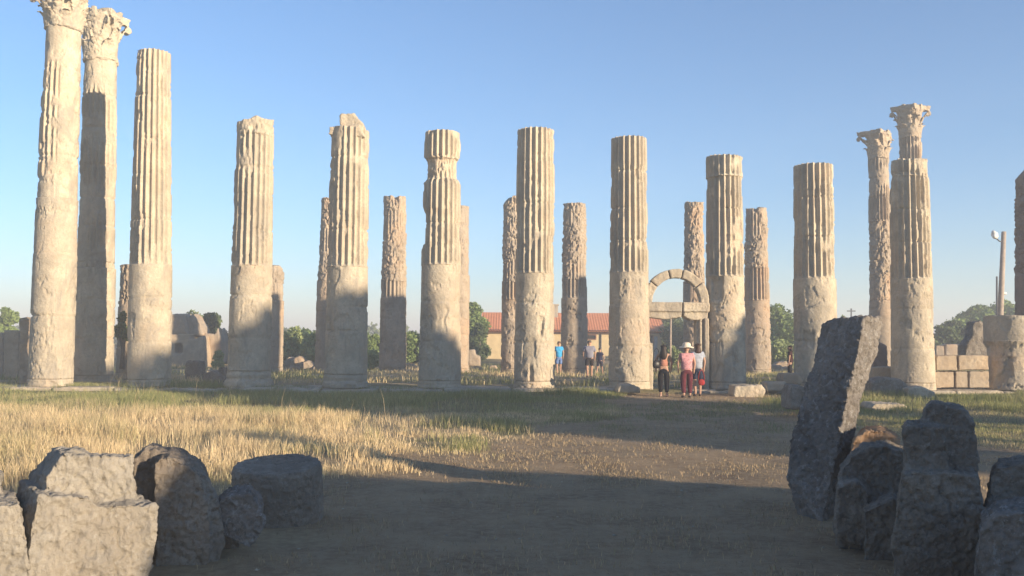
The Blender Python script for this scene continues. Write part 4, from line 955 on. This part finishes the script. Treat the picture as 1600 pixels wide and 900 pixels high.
# ------------------------------------------------------------------ grass
def blades(name, n_try, x0, x1, y0, y1, dens, hf, colf, width, seed, label, cat='grass'):
    g = np.random.default_rng(seed); x = g.uniform(x0, x1, n_try); y = g.uniform(y0, y1, n_try)
    keep = (np.abs(x)/np.maximum(y, 1) < .62) & (g.random(n_try) < dens(x, y)); x = x[keep]; y = y[keep]; n = len(x)
    z = gz(x, y)-.01; h = hf(x, y, g)*(.55+.75*g.random(n)); a = g.uniform(0, 2*np.pi, n); w = width*(.7+.6*g.random(n))
    la = g.uniform(0, 2*np.pi, n); ll = h*g.uniform(.1, .55, n)
    ux, uy = np.cos(a)*w, np.sin(a)*w; lx, ly = np.cos(la)*ll, np.sin(la)*ll
    P = np.stack([x, y, z], -1)
    v = np.stack([P-np.stack([ux, uy, 0*x], -1), P+np.stack([ux, uy, 0*x], -1),
                  P+np.stack([lx*.35+ux*.75, ly*.35+uy*.75, h*.6], -1), P+np.stack([lx*.35-ux*.75, ly*.35-uy*.75, h*.6], -1),
                  P+np.stack([lx, ly, h], -1)], 1).reshape(-1, 3)
    i = np.arange(n)*5; q = np.stack([i, i+1, i+2, i+3], -1); t = np.stack([i+3, i+2, i+4], -1)
    col = np.concatenate([colf(x, y, g), np.ones((n, 1))], 1)
    o = link(name, mesh_np(name, v, q, t, smooth=False, cols=np.repeat(col, 5, 0)), M['blade']); tag(o, label, cat, kind='stuff'); return n
def lerp3(a, b, t): return np.array(a)*(1-t[:, None])+np.array(b)*t[:, None]
def ncol(x, y, g):
    p = np.stack([x, y, 0*x], -1); gm = green_mask(x, y); n = fbm(p*.9, 3, 7)
    t = np.clip(gm*1.1+.02+g.normal(0, .22, len(x))+(n-.5)*1.3, 0, 1)
    dry = lerp3((.54, .40, .22), (.86, .68, .41), g.random(len(x))); gr = lerp3((.16, .18, .06), (.36, .36, .14), g.random(len(x)))
    return dry*(1-t[:, None])+gr*t[:, None]
def d_field(x, y):
    p = np.stack([x, y, 0*x], -1); pm = path_mask(x, y); n = fbm(p*.7, 3, 15)
    return np.clip((1-pm)*(.12+1.25*sstep(.34, .58, n)), 0, 1)*sstep(31.6, 30.6, y+.06*x)*sstep(9.0, 12.5, y)
def h_field(x, y, g):
    p = np.stack([x, y, 0*x], -1); n = fbm(p*.45, 3, 16)
    tall = sstep(11, 14, y)*sstep(25, 21, y)*sstep(0, -5, x)
    tuft = sstep(.56, .66, fbm(p*.8, 3, 78))*.12
    return (.07+.17*tall*(.5+n))*(.55+.9*fbm(p*2.3, 2, 55))+tuft+.06*sstep(22, 26, y)
blades('dry_grass', 560000, -19, 19, 9, 32, d_field, h_field, ncol, .0042, 1, 'tall dry straw and green grass of the meadow left of the path and right of the slab')
def pcol(x, y, g):
    p = np.stack([x, y, 0*x], -1); t = np.clip(sstep(.45, .62, fbm(p*.5, 3, 66))*sstep(17, 21, y)*sstep(28.5, 26, y)+g.normal(0, .15, len(x)), 0, 1)
    return lerp3((.44, .33, .20), (.24, .25, .10), t)*g.uniform(.6, 1.2, (len(x), 1))
def d_path(x, y):
    p = np.stack([x, y, 0*x], -1); return (sstep(.42, .62, fbm(p*1.4, 4, 19))*.8+.06)*path_mask(x, y)*(1-.8*sstep(26.5, 28.5, y))+.02
blades('short_grass', 260000, -8, 16, 5.0, 31, d_path, lambda x, y, g: .035+.05*g.random(len(x))*(.6+sstep(16, 22, y)), pcol, .0045, 2, 'thin trampled grass stubble on the earth path')
def d_in(x, y):
    p = np.stack([x, y, 0*x], -1); return sstep(.40, .62, fbm(p*.5, 3, 29))*.9*sstep(.9, 1.4, row_t(x, y))
blades('temple_grass', 150000, -34, 34, 32, 62, d_in, lambda x, y, g: .12+.16*g.random(len(x)), ncol, .012, 3, 'rough grass growing between the two rows of columns and beyond')
# pebbles trodden into the path
def pebbles():
    g = np.random.default_rng(12); n = 2600; x = g.uniform(-5, 10, n); y = 5+g.random(n)**1.3*25
    k = g.random(n) < path_mask(x, y)*.9+.05; x = x[k]; y = y[k]; n = len(x); z = gz(x, y)
    t = np.array([[1, 0, 0], [-1, 0, 0], [0, 1, 0], [0, -1, 0], [0, 0, 1], [0, 0, -1]], float); f = np.array([[0, 2, 4], [2, 1, 4], [1, 3, 4], [3, 0, 4], [2, 0, 5], [1, 2, 5], [3, 1, 5], [0, 3, 5]])
    s_ = (.006+.022*g.random(n)**4)[:, None, None]*g.uniform(.6, 1.2, (n, 6, 3)); s_[:, :, 2] *= .6
    a = g.uniform(0, 6.28, n); c, q = np.cos(a), np.sin(a); P = t[None]*s_
    P = np.stack([P[..., 0]*c[:, None]-P[..., 1]*q[:, None], P[..., 0]*q[:, None]+P[..., 1]*c[:, None], P[..., 2]], -1)+np.stack([x, y, z+.002], -1)[:, None]
    o = link('pebbles', mesh_np('pebbles', P.reshape(-1, 3), None, (f[None]+np.arange(n)[:, None, None]*6).reshape(-1, 3)), M['marble']); tag(o, 'small pale pebbles scattered on the trodden earth path', 'pebbles', kind='stuff')
pebbles()
# tall weed stalks
def d_weed(x, y): return (1-path_mask(x, y))*sstep(13, 15, y)*.5
blades('weed_stalks', 900, -14, 10, 13, 30, d_weed, lambda x, y, g: .5+.3*g.random(len(x)), lambda x, y, g: lerp3((.35, .26, .13), (.55, .43, .25), g.random(len(x))), .004, 4, 'thin tall seed stalks standing above the meadow grass')

# ------------------------------------------------------------------ trees standing right of the camera: they shade the foreground
def us(u, s): return (.6018*u-.7986*s, .7986*u+.6018*s)          # u across the sunlight, s along it (away from the sun)
GC = 'shade trees right of the photo'
def caster(u, s, H, rad, n, size, seed, lab, nb=26):
    trunk = .10 if H < 6 else .45
    x, y = us(u, s)
    tree('tree', x, y, H, rad, n, size, lab, 'tree', group=GC, seed=seed, trunk=trunk, nb=nb, spread=.85, z=-.05, tr=.05, **GR)
for a_ in [(4.93, -9, 3.9, .8, 9000, .13, 900, 'smallest leafy shade tree outside the photo, nearest the camera'),
           (6.2, -12, 4.2, 1.7, 10000, .16, 901, 'rounded shade tree outside the photo behind the smallest one'),
           (8.4, -12.5, 4.0, 1.8, 10000, .16, 902, 'broad low shade tree outside the photo, third from the camera'),
           (10.3, -12, 3.5, 1.5, 9000, .15, 903, 'leafy low shade tree outside the photo, fourth from the camera'),
           (11.2, -12, 3.0, 1.0, 6000, .14, 904, 'narrow low shade tree outside the photo, beside the path end'),
           (16.1, -22, 5.9, 1.1, 8000, .16, 911, 'dense low shade tree outside the photo, before the tall group'),
           (17.2, -22, 8.4, 1.7, 9000, .2, 905, 'middle sized shade tree outside the photo, left of the tall group'),
           (18.5, -25, 11.0, 2.0, 9000, .22, 906, 'round crowned shade tree outside the photo in the tall group'),
           (20.3, -27, 12.3, 1.9, 9000, .22, 907, 'tall slim shade tree outside the photo in the tall group'),
           (22.4, -25, 12.2, 1.8, 9000, .22, 908, 'tallest shade tree outside the photo in the tall group'),
           (24.0, -26, 9.6, 1.2, 6000, .22, 909, 'last shade tree of the tall group outside the photo'),
           (30.9, -24, 9.9, 1.1, 8000, .2, 910, 'lone far shade tree outside the photo on the right')]:
    caster(*a_)

# ------------------------------------------------------------------ hazy air volume, added to imitate lens glare and lift the shadows
VEIL_D = 0.0037
if VEIL_D:
    bm = bmesh.new(); add_box(bm, (0, 1500, 9), (5400, 4400, 20.5)); ho = link('veil_haze', bm_mesh(bm, 'veil_haze')); ho['kind'] = 'stuff'
    hm_ = bpy.data.materials.new('veil_haze'); hm_.use_nodes = True; nt = hm_.node_tree; nt.nodes.clear(); out = nt.nodes.new('ShaderNodeOutputMaterial')
    vp = nt.nodes.new('ShaderNodeVolumePrincipled'); vp.inputs['Color'].default_value = (.93, .94, .96, 1); vp.inputs['Density'].default_value = VEIL_D; vp.inputs['Anisotropy'].default_value = 0.0
    nt.links.new(vp.outputs[0], out.inputs['Volume']); ho.data.materials.append(hm_)
